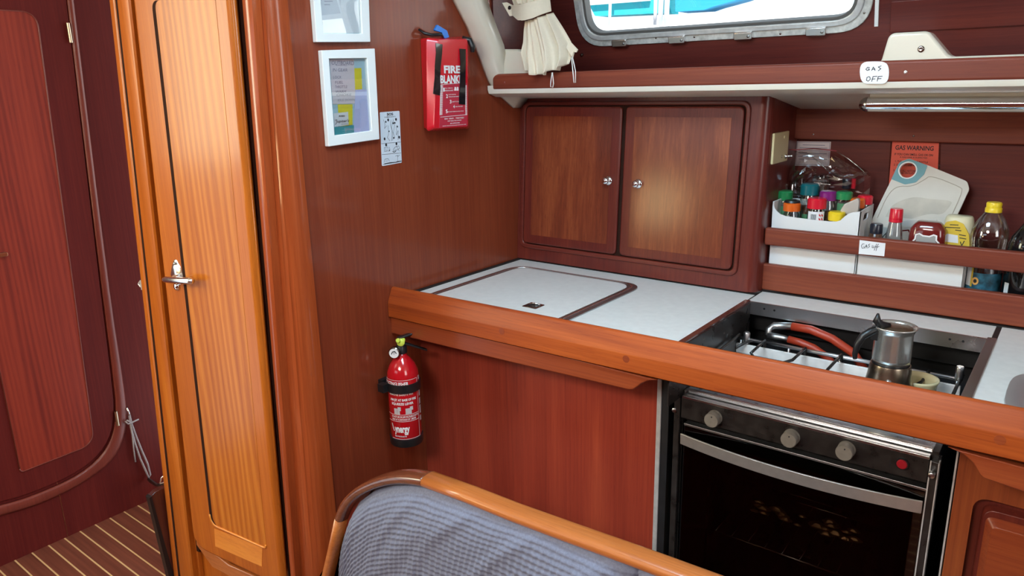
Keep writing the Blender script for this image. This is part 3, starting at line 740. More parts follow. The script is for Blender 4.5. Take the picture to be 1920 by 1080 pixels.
tx.stroke(BULK, [Z(112, 655), Z(128, 650), Z(122, 684), Z(112, 690)], .0011, .0061); tx.text('upiter\'s', BULK, Z(130, 682), Z(230, 645), .006, shear=.3, bold=.01); tx.text('BISTRO', BULK, Z(165, 692), Z(222, 682), .006); tx.text('+ 30 697 4388', BULK, Z(118, 710), Z(235, 697), .0062)
tx.build('card_print', M['black_ink'], lf)
tx = MB(); tx.text('order online', BULK, Z(172, 742), Z(270, 728), .0062); tx.text('open daily', BULK, Z(172, 762), Z(255, 748), .0062); tx.build('card_print', M['paper_blue'], lf)
MB().prism(BULK, li, .0085, .0095).build('glass', M['picture_glass'], lf)
# upper picture (its top is out of frame)
Q = lambda x, y: (560+x/10.8, y/10.8)
zu = BULK.uv(593, 79.6)
uf, ui = picture([Q(355, 855), Q(1445, 850), Q(1380, -1010), Q(215, -1010)], [Q(510, 680), Q(1290, 680), Q(1225, -820), Q(375, -820)],
                 'upper white picture frame with its glass mirroring the bright window')
pp = BULK.px([Q(480, 670), Q(1275, 670), Q(1225, -800), Q(400, -800)], .004)
MB().prism(BULK, pp, .0042, .0048).build('paper_sheet', M['paper_white'], uf)
tx = MB()
for k in range(9):
    y = 100-k*70
    tx.stroke(BULK, [Q(490-k*3, y), Q(600+(k*53) % 300, y)], .0010, .0052)
tx.build('print', M['grey_ink'], uf)
MB().prism(BULK, ui, .0085, .0095).build('glass', M['picture_glass'], uf)

# SOS sticker
st = thing('notice_sticker', 'narrow pale sticker headed SOS with line drawings beside the lower frame', 'sticker', at(735, 308, 'x', .0))
sp = BULK.px([Z(522, 1042), Z(688, 1012), Z(668, 575), Z(503, 588)])
MB().prism(BULK, rnd(sp, .003, 3), 0, .001).build('sheet', M['sticker'], st)
tx = MB(); tx.text('SOS', BULK, Z(561, 616), Z(612, 590), .0011, bold=.03); tx.text('IN EMERGENCY', BULK, Z(540, 632), Z(634, 619), .0011, bold=.01)
for a, b in (((516, 852), (676, 838)), ((520, 944), (680, 930)), ((526, 1028), (686, 1000))): tx.stroke(BULK, [Z(*a), Z(*b)], .0007, .0015)
for x, y, r in ((572, 652, .0026), (638, 647, .0026), (552, 668, .0018), (614, 680, .0018), (628, 677, .0018), (650, 708, .0018), (580, 748, .0014), (542, 812, .0026), (620, 803, .0018), (665, 798, .0026), (555, 862, .0028), (642, 852, .0028)):
    u_, v_ = BULK.uv(*Z(x, y)); tx.prism(BULK, [(u_+r*math.cos(t*math.pi/5), v_+1.3*r*math.sin(t*math.pi/5)) for t in range(10)], .001, .0015)
for pts in ([(532, 650), (545, 690), (540, 725), (560, 700)], [(595, 650), (592, 700), (604, 740), (600, 830)], [(612, 645), (625, 700), (615, 760), (628, 800)], [(640, 700), (640, 780), (655, 740), (655, 820)], [(570, 700), (575, 770), (565, 800), (585, 828)], [(610, 660), (600, 720), (612, 770), (608, 825)],
            [(538, 886), (568, 880), (570, 912), (540, 918), (538, 886)], [(552, 890), (554, 912)], [(580, 880), (586, 896), (578, 915)], [(612, 905), (630, 880), (660, 870), (668, 892), (645, 905), (615, 912)], [(640, 870), (665, 915)],
            [(536, 1012), (545, 982), (572, 978), (582, 1000)], [(548, 1000), (568, 996)], [(650, 1000), (652, 950), (632, 958)], [(652, 960), (668, 948)], [(640, 1005), (664, 998)]):
    tx.stroke(BULK, [Z(*p) for p in pts], .0007, .0015)
for pts in ([(610, 918), (622, 924), (636, 914)], [(578, 915), (586, 906)], [(540, 1022), (590, 1012), (640, 1008), (682, 998)]): tx.stroke(BULK, [Z(*p) for p in pts], .0016, .0016)
tx.build('print', M['black_ink'], st)
hl = thing('screw_hole', None, None) if False else None

# ------------------------------------------------------------------ fire blanket case
F = lambda x, y: (760+x/4.694, 30+y/4.694)
fbk = thing('fire_blanket_case', 'red wall mounted fire blanket case with white lettering and black tape', 'fire blanket', at(830, 243, 'x', 0))
DB = .046
back = BULK.px([F(165, 1000), F(568, 985), F(560, 178), F(132, 195)], 0)
fr_ = BULK.px([F(250, 990), F(552, 972), F(548, 205), F(288, 205)], DB)
midl = BULK.px([F(195, 1015), F(560, 992), F(556, 190), F(190, 190)], DB*.65)
cb = MB(); rings = []
for poly, d in ((back, 0), (midl, DB*.6), (fr_, DB)):
    rings.append([BULK.w(u, v, d) for u, v in rnd(poly, .008, 4)])
cb.loft(rings); cb.build('case', M['red_case'], fbk, bevel=.004, seg=3, ang=25)
FBP = BULK.shift(DB)
lbl = FBP.px([F(298, 985), F(545, 968), F(540, 590), F(306, 605)])
MB().prism(FBP, lbl, 0, .0008).build('label', M['red_label'], fbk)
tx = MB()
tx.text('FIRE', FBP, F(337, 505), F(478, 437), .0009, bold=.045); tx.text('BLANKET', FBP, F(306, 595), F(526, 520), .0009, bold=.045)
for s_, a, b in (('1', (330, 665), (342, 632)), ('2', (355, 722), (370, 688)), ('3', (388, 770), (401, 738)), ('4', (418, 812), (431, 782)), ('5', (353, 856), (368, 822)),
                 ('PULL TAPES TO', (346, 640), (412, 630)), ('RELEASE BLANKET', (346, 662), (418, 650)), ('PLACE OVER FIRE', (376, 696), (440, 686)), ('TURN OFF HEAT SUPPLY', (376, 716), (468, 704)), ('LEAVE TO COOL', (407, 760), (468, 748)), ('CALL FOR HELP', (437, 802), (502, 790)), ('DO NOT REMOVE UNTIL COLD', (372, 848), (508, 832)),
                 ('EN 1869 . TESTED', (342, 912), (512, 888)), ('KEEP NEAR THE COOKER', (368, 930), (490, 912)), ('BSI APPROVED', (392, 950), (475, 935)), ('READ INSTRUCTIONS BEFORE USE', (325, 972), (530, 950))):
    tx.text(s_, FBP, F(*a), F(*b), .0009, bold=.02)
for x0, y0 in ((428, 612), (448, 612)):
    tx.prism(FBP, FBP.px([F(x0, y0+45), F(x0+18, y0+45), F(x0+16, y0+15), F(x0+4, y0+10)]), .0009, .0013)
for k in range(24):   # saw tooth borders
    for xa_, xb_ in ((306-k*.3, 330-k*.3), (522+k*.2, 538+k*.2)):
        y0 = 610+k*11; tx.prism(FBP, FBP.px([F(xa_, y0+8), F(xb_, y0+6), F(xb_, y0+2), F(xa_, y0)]), .0009, .0012)
for pts in ([(308, 605), (470, 590)], [(305, 890), (540, 868)]): tx.stroke(FBP, [F(*p) for p in pts], .0010, .0014)
tx.build('lettering', M['white_ink'], fbk)
def tape(ptsL, ptsR, name, d=.0022):
    l3 = [FBP.w(*FBP.uv(*F(*p)), d+.002*math.sin(i*1.3)) for i, p in enumerate(ptsL)]; r3 = [FBP.w(*FBP.uv(*F(*p)), d) for p in ptsR]
    b = MB(); b.loft([[a, c, c-FBP.n*.0016, a-FBP.n*.0016] for a, c in zip(l3, r3)]); return b.build(name, M['black_gloss'], fbk, smooth='auto')
tape([(262, 238), (262, 320), (255, 440), (260, 540), (252, 620), (240, 685)], [(322, 250), (318, 330), (305, 460), (300, 560), (305, 640), (300, 700)], 'pull_tape')
tape([(472, 288), (474, 420), (472, 600), (468, 776)], [(524, 292), (524, 420), (522, 600), (520, 780)], 'pull_tape', .003)
bt = MB(); bp_ = BULK.shift(.03)
bt.prism(bp_, rnd(bp_.px([F(243, 128), F(268, 78), F(352, 130), F(372, 188), F(335, 198), F(290, 165), F(318, 150)]), .002, 3), 0, .006); bt.build('blue_tag', M['blue'], fbk, bevel=.001)
bt = MB(); bt.tube([bp_.w(*bp_.uv(*F(x, y)), d) for x, y, d in ((182, 112, -.024), (195, 150, -.01), (230, 168, 0), (300, 165, .006), (320, 185, .004))], [.0025, .0035, .004, .004, .003], 8); bt.build('hanging_strap', M['black'], fbk, smooth=True)
bt = MB(); bt.tube([bp_.w(*bp_.uv(*F(x, y)), d) for x, y, d in ((500, 195, 0), (535, 215, .012), (545, 270, .017), (542, 320, .018))], [.006, .0075, .0075, .005], 8); bt.build('side_strap', M['black'], fbk, smooth=True)

# ------------------------------------------------------------------ fire extinguisher
EX, EY = .052, -.118
ext = thing('fire_extinguisher', 'small red fire extinguisher strapped to the bulkhead beside the galley', 'fire extinguisher', (EX, EY, .50))
zB = at(760, 834, 'x', EX+.02)[2]; zT = at(752, 663, 'x', EX)[2]
R_ = .0395
prof = [(0, zB), (R_-.004, zB), (R_, zB+.006), (R_, zT-.055), (R_-.002, zT-.042), (R_-.009, zT-.025), (R_-.020, zT-.010), (.013, zT-.003), (.012, zT+.004), (0, zT+.004)]
MB().lathe(prof, (EX, EY, 0), n=40).build('cylinder', M['red_paint'], ext, smooth=True)
MB().lathe([(0, zB-.004), (R_+.001, zB-.004), (R_+.0022, zB), (R_+.0022, zB+.016), (R_, zB+.017)], (EX, EY, 0), n=40).build('base_boot', M['black'], ext, smooth='auto')
vz = zT+.003
vb2 = MB(); vb2.lathe([(0, vz), (.0145, vz), (.0145, vz+.014), (.011, vz+.020), (.011, vz+.034), (0, vz+.036)], (EX, EY, 0), n=20); vb2.build('valve', M['black'], ext, smooth='auto')
VA = Vector((EX, EY, vz))
hd = Vector((.55, .83, 0)).normalized()   # levers point along here
hv = MB()
for ang_, dz_, ln_ in ((.34, .034, .052), (-.36, .028, .076)):
    a = VA+Vector((0, 0, dz_))-hd*.008; b = a+hd*ln_*math.cos(ang_)+Vector((0, 0, ln_*math.sin(ang_)-.005))
    sd = hd.cross(Vector((0, 0, 1)))*.008
    hv.loft([[a+sd, a-sd, a-sd+Vector((0, 0, .005)), a+sd+Vector((0, 0, .005))], [b+sd*.8, b-sd*.8, b-sd*.8+Vector((0, 0, .004)), b+sd*.8+Vector((0, 0, .004))]])
hv.build('lever', M['black'], ext, bevel=.001)
tocam = Vector((CAM.x-EX, CAM.y-EY, 0)).normalized()
gd = (tocam*.9+Vector((.0, -.55, 0))).normalized()
gc = VA+Vector((0, 0, .006))+Vector((0, -.022, 0))
gb = MB(); gb.lathe([(0, -.014), (.011, -.014), (.0145, -.006), (.0145, .004), (.0125, .006)], gc, gd, 22); go = gb.build('gauge', M['dark_chrome'], ext, smooth='auto')
MB().lathe([(.0118, .0055), (.0118, .0066), (0, .0066)], gc, gd, 22).build('gauge_dial', M['white_ink'], go, smooth='auto')
gp = Plane(gc+gd*.0069, Vector((0, 0, 1)).cross(gd)); ng = MB()
ng.stroke(gp, [(-.006, -.002), (-.003, .004), (.003, .005), (.006, .0)], .0022, 0, px=False); ng.stroke(gp, [(0, -.002), (.001, .006)], .0012, .0001, px=False); ng.build('gauge_needle', M['black_ink'], go)
pnb = MB(); pc = VA+Vector((0, 0, .030))+tocam*.013
for off, r_ in (((0, 0, 0), .0095), ((0, -.009, .007), .0055), ((0, .008, .003), .0055)):
    pnb.lathe([(0, -.003), (r_, -.003), (r_, .002), (r_*.7, .004), (0, .004)], pc+Vector(off), tocam, 14)
po_ = pnb.build('safety_pin', M['yellowgreen'], ext, smooth='auto')
# band and bracket
zb_ = at(757, 731, 'x', EX+.03)[2]
bb = MB(); bb.lathe([(R_, zb_-.011), (R_+.003, zb_-.011), (R_+.003, zb_+.011), (R_, zb_+.011)], (EX, EY, 0), n=40)
bb.box((.0, EY-.035, zb_-.010), (.014, EY+.035, zb_+.010)); bb.box((.02, EY-R_-.016, zb_-.010), (.04, EY-R_+.002, zb_+.010)); bb.build('strap', M['black'], ext, smooth='auto')
# label printed on the cylinder: text bent round it
LC = math.atan2(tocam.y, tocam.x)
def bent(mb_fn, name, m, dr2=.0004):
    b = MB(); mb_fn(b)
    for v in b.bm.verts:
        th = LC+v.co.x/R_; z = v.co.z; rr2 = R_+dr2
        v.co = Vector((EX+rr2*math.cos(th), EY+rr2*math.sin(th), z))
    return b.build(name, m, ext)
FL = Plane((0, 0, 0), (1, 0, 0))
z_of = lambda py: at(757, py, 'x', EX+.03)[2]
def printing(b):
    T = lambda s, u0, u1, p0, p1, bo=.02: b.text(s, FL, (u0, z_of(p0)), (u1, z_of(p1)), 0, px=False, bold=bo)
    T('FIRE EXTINGUISHER', -.066, .012, 724.5, 717, .03); T('ABC DRY POWDER', -.046, .003, 728, 725.5)
    T('REMOVE SAFETY PIN', -.04, .022, 743, 740); T('AIM JET AT BASE OF FIRE', -.038, .030, 755, 749, .03); T('SQUEEZE LEVER', -.034, .022, 762, 756.5, .03)
    T('DO NOT USE ON LIVE VOLTAGES OF UP TO', -.036, .035, 786, 782); T('1000V AT A DISTANCE OF 1 METRE', -.036, .027, 791, 787.5)
    T('ynergy', -.030, .0085, 819, 804, .035); T('FIRE PRODUCTS', -.030, .0, 823, 820.5)
    for u0 in (-.028, .001):
        b.prism(FL, rect(u0, z_of(779), u0+.015, z_of(768)), 0, .0002)
    b.prism(FL, rect(-.018, z_of(772), -.010, z_of(765)), 0, .0003); b.prism(FL, rect(.012, z_of(772), .020, z_of(765)), 0, .0003)
    b.stroke(FL, [(-.038, z_of(799)), (-.0345, z_of(808)), (-.032, z_of(812))], .0026, .0001, px=False)
    def ln_(u0, p0, u1, p1):
        n = 10; b.stroke(FL, [(u0+(u1-u0)*k/n, z_of(p0)+(z_of(p1)-z_of(p0))*k/n) for k in range(n+1)], .0009, .0001, px=False)
    ln_(-.06, 714, .037, 714); ln_(.037, 714, .037, 827); ln_(-.04, 827, .037, 827); ln_(-.05, 780, .037, 780); ln_(-.05, 793, .037, 793)
    for p0, p1 in ((712, 720), (738, 752), (756, 768), (770, 786), (790, 800)): b.prism(FL, rect(.043, z_of(p1), .050, z_of(p0)), 0, .0002)
bent(printing, 'label_print', M['white_ink'], .0007)

# ------------------------------------------------------------------ galley worktop
WT = .90
wk = thing('worktop', 'white laminate galley worktop around the cooker', 'worktop', (.4, .2, WT-.02))
HX0, HX1 = .728, 1.216
MB().box((.011, -.08, WT-.02), (HX0-.008, .424, WT)).build('worktop_panel', M['laminate'], wk, bevel=.001)
MB().box((HX0-.004, .364, WT-.02), (HX1-.004, .468, WT)).build('worktop_panel', M['laminate'], wk, bevel=.001)
def sup(c, a, b, n_s, k=48): # rounded oval
    return [(c[0]+a*math.copysign(abs(math.cos(t))**(2/n_s), math.cos(t)), c[1]+b*math.copysign(abs(math.sin(t))**(2/n_s), math.sin(t))) for t in [2*math.pi*i/k for i in range(k)]]
MB().holed(Plane((0, 0, WT), (1, 0, 0), (0, 1, 0)), rect(HX1+.006, -.08, 1.75, .468), [sup((1.447, .090), .174, .114, 4)], -.02, 0).build('worktop_panel', M['laminate'], wk)
sb = MB(); sb.box((0, -.08, WT-.022), (.0115, .432, WT+.003)); sb.box((0, .424, WT-.022), (.722, .434, WT+.002)); sb.box((HX0-.0085, .364, WT-.022), (HX0-.0035, .45, WT-.001)); sb.box((HX1-.0045, .364, WT-.022), (HX1+.0065, .47, WT-.001)); sb.box((.72, .464, WT-.022), (1.75, .475, WT+.002))
sb.build('black_sealant', M['black_seal'], wk)
# icebox lid
lid = thing('icebox_lid', 'white lift-up icebox lid with steel trim set into the worktop', 'lid', (.26, .16, WT))
TOP = Plane((0, 0, WT), (1, 0, 0), (0, 1, 0))
lo_, li_ = rnd(rect(.055, -.075, .462, .352), .06, 8), rnd(rect(.077, -.055, .436, .334), .045, 8)
MB().ring(TOP, lo_, li_, .0, .0035).build('trim_ring', M['steel_dull'], lid, bevel=.0012)
MB().ring(TOP, rnd(rect(.0655, -.066, .450, .344), .053, 8), rnd(rect(.069, -.062, .446, .3405), .05, 8), .0032, .0050).build('trim_bead', M['steel_bright'], lid, bevel=.0006)
MB().prism(TOP, rnd(rect(.0772, -.0548, .4358, .3338), .045, 8), .0, .0042).build('lid_panel', M['laminate'], lid, bevel=.001)
lx, ly = .337, .041
lt_ = MB().prism(TOP, rnd(rect(lx-.020, ly-.019, lx+.020, ly+.019), .003, 3), .004, .0058).build('latch_plate', M['dark_chrome'], lid, bevel=.0008)
MB().prism(TOP, rnd(rect(lx-.015, ly-.013, lx+.015, ly+.012), .004, 3), .0055, .0062).build('latch_recess', M['black'], lt_)
MB().tube([(lx-.012, ly+.002, WT+.007), (lx+.0, ly+.006, WT+.0095), (lx+.013, ly+.009, WT+.007)], .0022, 8).build('latch_ring', M['chrome'], lt_, smooth=True)

# ------------------------------------------------------------------ galley base cabinet
bcab = thing('base_cabinet', 'mahogany galley base cabinet with raised fiddle rail around the cooker bay', 'cabinet', (.6, .2, 0))
PX1 = .681
MB().box((.0, .0, 0), (PX1, .018, .865)).build('front_panel', W['panel'], bcab)
MB().box((PX1, -.003, 0), (PX1+.010, .02, .86)).build('metal_edge_strip', M['alu'], bcab, bevel=.0015)
# fiddle rail, section in y,z
def fz(x): return .0115*(x)/1.22
fsec = [(-.078, -.045), (-.078, -.004), (-.081, -.0005), (-.086, .0), (-.091, -.003), (-.1045, -.033), (-.106, -.038), (-.106, -.072), (-.104, -.0745), (-.098, -.0745), (-.02, -.0745), (-.02, -.045)]
rl = MB(); rl.loft([[(x, y, .930+fz(x)+z) for y, z in fsec] for x in (.001, .3, .6, .9, 1.2, 1.75)])
rlo = rl.build('fiddle_rail', W['rail'], bcab, bevel=.0018, seg=2, ang=8)
# cream worn inner edge
# moulding below, left: ends in an ogee; right: begins with one
def mould(poly_px, name):
    pl = ypl(-.098)
    p = pl.px(poly_px); b = MB(); b.prism(pl, p, -.075, 0); return b.build(name, W['mould'], bcab, bevel=.006, seg=4, ang=50)
mould([(732, 584), (1233, 713), (1216, 714), (1203, 719), (1194, 726), (1187, 731), (1178, 731), (960, 680), (733, 625)], 'lower_moulding')
mould([(1775, 838), (1985, 894), (1985, 945), (1844, 897), (1836, 889), (1824, 868), (1806, 852)], 'lower_moulding')
for px_, py_ in ((941, 621), (1174, 673), (1875, 825)):
    c_ = at(px_, py_, 'y', -.1055); MB().lathe([(0, -.004), (.0075, -.004), (.0075, .0008), (0, .0010)], c_, (0, -1, 0), 16).build('wood_plug', W['mould'], bcab, smooth='auto')
# right-hand stile and cupboard door
RX0 = FRONT.uv(1793, 900)[0]; RXb = FRONT.uv(1766, 1080)[0]
MB().box((RX0, .0, 0), (1.75, .02, .865)).build('cupboard_face', W['mould'] if False else W['panel'], bcab) if False else None
op = rnd([FRONT.uv(1803, 1090), (FRONT.uv(1803, 1090)[0]+.5, FRONT.uv(1803, 1090)[1]-.02), (FRONT.uv(1803, 1090)[0]+.5, FRONT.uv(1850, 930)[1]), (FRONT.uv(1815, 1000)[0], FRONT.uv(1850, 930)[1])], 0)
u0_, u1_ = FRONT.uv(1816, 1000)[0], 1.68; v1_ = FRONT.uv(1870, 940)[1]; v0_ = .12
ho_ = rnd(rect(u0_, v0_, u1_, v1_), .025, 6)
MB().ring(FRONT, [(RX0 if a < (u0_+u1_)/2 else 1.75, (0 if b < .4 else .865)) for a, b in ho_], ho_, -.018, .002).build('cupboard_face', W['cup'], bcab)
MB().box((u0_-.004, .012, v0_-.004), (u1_+.01, .02, v1_+.004)).build('door_rebate', W['frame_z'], bcab)
d0_ = FRONT.uv(1843, 1000)[0]; dv = FRONT.uv(1880, 972)[1]
ddo = MB().prism(FRONT, rnd(rect(u0_+.012, v0_+.012, u1_-.012, v1_-.012), .02, 6), -.014, .004, rnd(rect(u0_+.016, v0_+.016, u1_-.016, v1_-.016), .02, 6)).build('cupboard_door', W['frame_z'], bcab, bevel=.002)
MB().prism(FRONT, rnd(rect(d0_, v0_+.05, u1_-.05, dv), .012, 6), .003, .016, rnd(rect(d0_+.011, v0_+.061, u1_-.061, dv-.011), .010, 6)).build('raised_panel', W['mould'], ddo, bevel=.0015)
# cooker bay lining
CW0, CW1 = .724, 1.214
wl2 = MB()
wl2.box((PX1+.010, .0, 0), (PX1+.026, .45, .86)); wl2.box((CW1+.004, .004, 0), (RX0-.001, .45, .86))
wl2.box((PX1+.02, .44, 0), (RX0, .45, .88)); wl2.box((PX1+.02, .0, .0), (RX0, .45, .012)); wl2.box((PX1+.012, -.01, .30), (CW0+.004, .012, .853)) if False else None
wl2.box((.0, .41, .82), (1.75, .66, .878)); wl2.build('bay_lining', M['well_black'], bcab)
MB().box((CW1+.0, -.001, 0), (CW1+.003, .02, .86)).build('metal_edge_strip', M['alu'], bcab, bevel=.0008)
MB().box((PX1+.0385, .002, .30), (PX1+.0455, .030, .60)).build('side_batten', M['skin_ply'], bcab)
# rim round the opening in the worktop
rm = MB(); rm.box((HX0-.009, -.078, WT-.03), (HX0+.004, .364, WT+.0035)); rm.build('opening_rim', W['plinth'], bcab, bevel=.001)
rm = MB(); rm.box((HX1-.010, -.078, WT-.03), (HX1+.006, .368, WT+.0035)); rm.build('opening_rim', M['steel_dull'], bcab, bevel=.001)
rm = MB(); rm.box((HX0+.004, .3605, WT-.029), (HX1-.008, .364, WT+.001)); rm.box((HX0+.004, .3590, WT-.001), (HX1-.008, .364, WT+.0015)); rp = rm.build('steel_back_plate', M['steel'], bcab)
for px_, py_ in ((1433, 579), (1452, 582), (1781, 636), (1806, 640)):
    c_ = at(px_, py_, 'y', .3604); MB().lathe([(0, 0), (.0025, 0), (.0025, .0006), (0, .0006)], c_, (0, -1, 0), 10).build('screw_hole', M['black'], rp)
MB().box((HX0+.0035, -.06, WT-.11), (HX0+.006, .36, WT-.002)).build('steel_side_plate', M['stove_black'], bcab)

# ------------------------------------------------------------------ cooker
CY = -.005
CP = ypl(CY)
ck = thing('gas_cooker', 'black gimballed gas cooker with oven door in the galley', 'cooker', (.965, .1, .33))
cu0, cu1 = CP.uv(1276.5, 780)[0], CP.uv(1742, 870)[0]
cz1 = (CP.uv(1277, 746)[1]+CP.uv(1742, 858)[1])/2; cz0 = (CP.uv(1277, 787)[1]+CP.uv(1740, 902)[1])/2
bx0, bx1 = CP.uv(1264, 780)[0], CP.uv(1762, 870)[0]
ZB_ = .36
sh = MB(); sh.box((bx0+.004, CY+.012, ZB_), (bx0+.014, .27, cz1+.01)); sh.box((bx1-.014, CY+.012, ZB_), (bx1-.004, .27, cz1+.01)); sh.box((bx0+.01, .262, ZB_), (bx1-.01, .27, cz1+.01)); sh.box((bx0+.01, CY+.012, ZB_), (bx1-.01, .27, ZB_+.01)); sh.box((bx0+.01, CY+.02, cz0-.012), (bx1-.01, .27, cz0-.004))
sh.build('oven_body', M['stove_black'], ck)
MB().box((bx0, CY-.002, ZB_), (cu0-.002, CY+.03, cz1-.002)).build('side_upright', M['stove_black'], ck, bevel=.002)
MB().box((cu1+.002, CY-.002, ZB_), (bx1, CY+.03, cz1-.002)).build('side_upright', M['stove_black'], ck, bevel=.002)
e_ = MB(); e_.box((cu1+.0015, CY-.0035, ZB_), (cu1+.0035, CY, cz1-.002)); e_.box((bx1-.0015, CY-.0035, ZB_), (bx1+.0002, CY+.01, cz1-.002)); e_.build('bright_edge', M['alu'], ck)
for px_, py_ in ((1264.5, 769), (1749, 886)):
    c_ = at(px_, py_, 'y', CY-.002); MB().lathe([(0, 0), (.005, 0), (.005, .002 if px_ < 1500 else .014), (.003, .003 if px_ < 1500 else .015), (0, .003 if px_ < 1500 else .015)], c_, (0, -1, 0), 14).build('gimbal_screw', M['steel'], ck, smooth='auto')
pan = MB().prism(CP, rect(cu0, cz0, cu1, cz1), -.012, 0).build('control_panel', M['stove_black'], ck, bevel=.0015)
# top edge strips of the hob
ts = MB(); ts.prism(CP, rect(cu0+.002, cz1-.001, cu1, cz1+.0045), -.012, .002); ts.build('top_strip', M['steel'], ck, bevel=.001)
ts = MB(); ts.box((cu0+.004, CY+.014, cz1+.004), (cu1+.003, CY+.024, cz1+.013)); ts.build('hob_front_lip', M['steel_bright'], ck, bevel=.003)
for px_, py_ in ((1333, 789), (1478, 826), (1582, 850)):
    c_ = at(px_, py_, 'y', CY-.020); c0 = Vector((c_.x, CY, c_.z))
    kn = MB().lathe([(0, 0), (.0150, 0), (.0150, .003), (.0142, .004), (.0146, .018), (.0136, .0205), (0, .0208)], c0, (0, -1, 0), 30).build('control_knob', M['knob'], ck, smooth='auto')
    MB().lathe([(0, 0), (.0014, 0), (.0014, .0006), (0, .0006)], c0+Vector((.001, -.0206, .008)), (0, -1, 0), 8).build('knob_mark', M['black_ink'], kn)
c_ = at(1691, 871, 'y', CY-.004); c0 = Vector((c_.x, CY, c_.z))
rbz = MB().lathe([(.0085, 0), (.0105, 0), (.0105, .003), (.0085, .003)], c0, (0, -1, 0), 22).build('ignition_bezel', M['black'], ck, smooth='auto')
MB().lathe([(0, .0), (.0084, .0), (.0084, .004), (.007, .0055), (0, .006)], c0, (0, -1, 0), 22).build('ignition_button', M['red_button'], ck, smooth='auto')
MB().stroke(CP, [(1670, 862), (1667, 868), (1671, 868), (1667, 875)], .0009, .0004).build('spark_symbol', M['black_ink'], pan)
for bx_, by_ in ((1368, 780), (1617, 836)):
    u_, v_ = CP.uv(bx_, by_); MB().ring(CP, rect(u_-.006, v_-.004, u_+.006, v_+.004), rect(u_-.0052, v_-.0032, u_+.0052, v_+.0032), .0002, .0005).build('burner_symbol', M['black_ink'], pan)
# oven door
dz1 = (CP.uv(1282, 796)[1]+CP.uv(1731, 915)[1])/2; du0, du1 = CP.uv(1281, 830)[0], CP.uv(1735, 940)[0]; dz0 = ZB_+.005
wd_o = rect(du0+.055, dz0+.055, du1-.055, dz1-.075)
dsh = MB().ring(CP, rect(du0, dz0, du1, dz1), wd_o, -.016, -.002).build('oven_door', M['black_gloss'], ck, bevel=.001)
MB().prism(CP, rect(du0+.003, dz0+.03, du1-.003, dz1-.004), -.0018, .0015).build('oven_window', M['oven_glass'], dsh)
MB().prism(CP, rect(du0, dz1-.003, du1, dz1+.002), -.016, .001).build('door_top_edge', M['steel_dull'], dsh, bevel=.001)
MB().prism(CP, rect(du0, dz0+.022, du1, dz0+.030), -.016, .004).build('door_bottom_edge', M['stove_black'], dsh, bevel=.001)
hz1 = (CP.uv(1277, 815, .012)[1]+CP.uv(1728, 935, .012)[1])/2-.002; hh_ = .0235
hb = MB(); rg = []
hu0, hu1 = CP.uv(1276, 826, .008)[0], CP.uv(1729, 950, .008)[0]
for k in range(25):
    f = k/24; u_ = hu0+(hu1-hu0)*f; bow = .010+.024*(1-(2*f-1)**2); z1_ = hz1
    rg.append([CP.w(u_, z1_-hh_, bow), CP.w(u_, z1_, bow+.001), CP.w(u_, z1_, bow-.003), CP.w(u_, z1_-hh_, bow-.004)])
hb.loft(rg); hdl = hb.build('oven_handle', M['handle'], dsh, bevel=.0012)
for u_ in (hu0+.012, hu1-.012):
    MB().prism(CP, rect(u_-.006, hz1-.018, u_+.006, hz1-.006), 0, .011).build('handle_post', M['black'], hdl)
# oven interior rack and the things on it
ov = MB(); rz = dz0+.13
for k in range(12):
    x_ = du0+.03+(du1-du0-.06)*k/11; ov.tube([(x_, .03, rz), (x_, .24, rz)], .0012, 6)
ov.tube([(du0+.02, .03, rz), (du1-.02, .03, rz)], .0018, 6); ov.tube([(du0+.02, .24, rz), (du1-.02, .24, rz)], .0018, 6); ov.tube([(du0+.07, .18, rz+.05), (du1-.13, .18, rz+.05)], .0016, 6)
ov.build('oven_rack', M['steel_bright'], ck, smooth=True)
fo = MB()
for k in range(26):
    x_ = du0+.09+random.random()*(du1-du0-.19); y_ = .14+random.random()*.05; r_ = .004+random.random()*.006
    fo.lathe([(0, 0), (r_, .002), (r_*1.1, r_*.6), (r_*.5, r_*1.2), (0, r_*1.3)], (x_, y_, rz+.002), n=6, sx=1.8, sy=.8)
tag(fo.build('oven_tray_food', M['stuffing']), 'crumpled pale brown heap lying on the rack inside the dark oven', 'food', kind='stuff')
# hob
hz = .800
HY0, HY1 = .01, .292
hob = MB(); hob.box((bx0+.008, HY0, hz-.01), (bx1-.008, HY1, hz)); hob.build('hob_plate', M['hob_steel'], ck, bevel=.002)
bs = MB(); bs.box((bx0+.012, HY1-.010, hz), (bx1-.012, HY1-.004, hz+.022)); bs.build('hob_upstand', M['enamel'], ck, bevel=.002)
rlb = MB(); rlb.tube([(bx0+.012, HY1, hz+.032), (bx1-.012, HY1, hz+.032)], .0042, 12); rlb.build('hob_rail', M['steel'], ck, smooth=True)
for x_ in [bx0+.02+(bx1-bx0-.04)*k/4 for k in range(5)]:
    MB().tube([(x_, HY1-.002, hz-.002), (x_, HY1, hz+.032)], .003, 8).build('rail_post', M['steel'], ck, smooth=True)
for px_, py_ in ((1400, 634), (1799, 700)):
    c_ = at(px_, py_, 'y', HY1); MB().lathe([(0, -.012), (.0075, -.012), (.0075, .012), (.006, .0145), (0, .0145)], (c_.x, HY1, c_.z), n=18).build('rail_end_clamp', M['steel'], ck, smooth='auto')
for px_, burn_r in ((1480, .040), (1716, .034)):
    c_ = at(px_, 690 if px_ < 1600 else 725, 'z', hz); by_ = .13
    bu = MB().lathe([(0, 0), (burn_r+.022, 0), (burn_r+.022, .002), (burn_r, .004), (burn_r-.004, .012), (0, .013)], (c_.x+.03, by_, hz), n=30).build('burner', M['stove_black'], ck, smooth='auto')
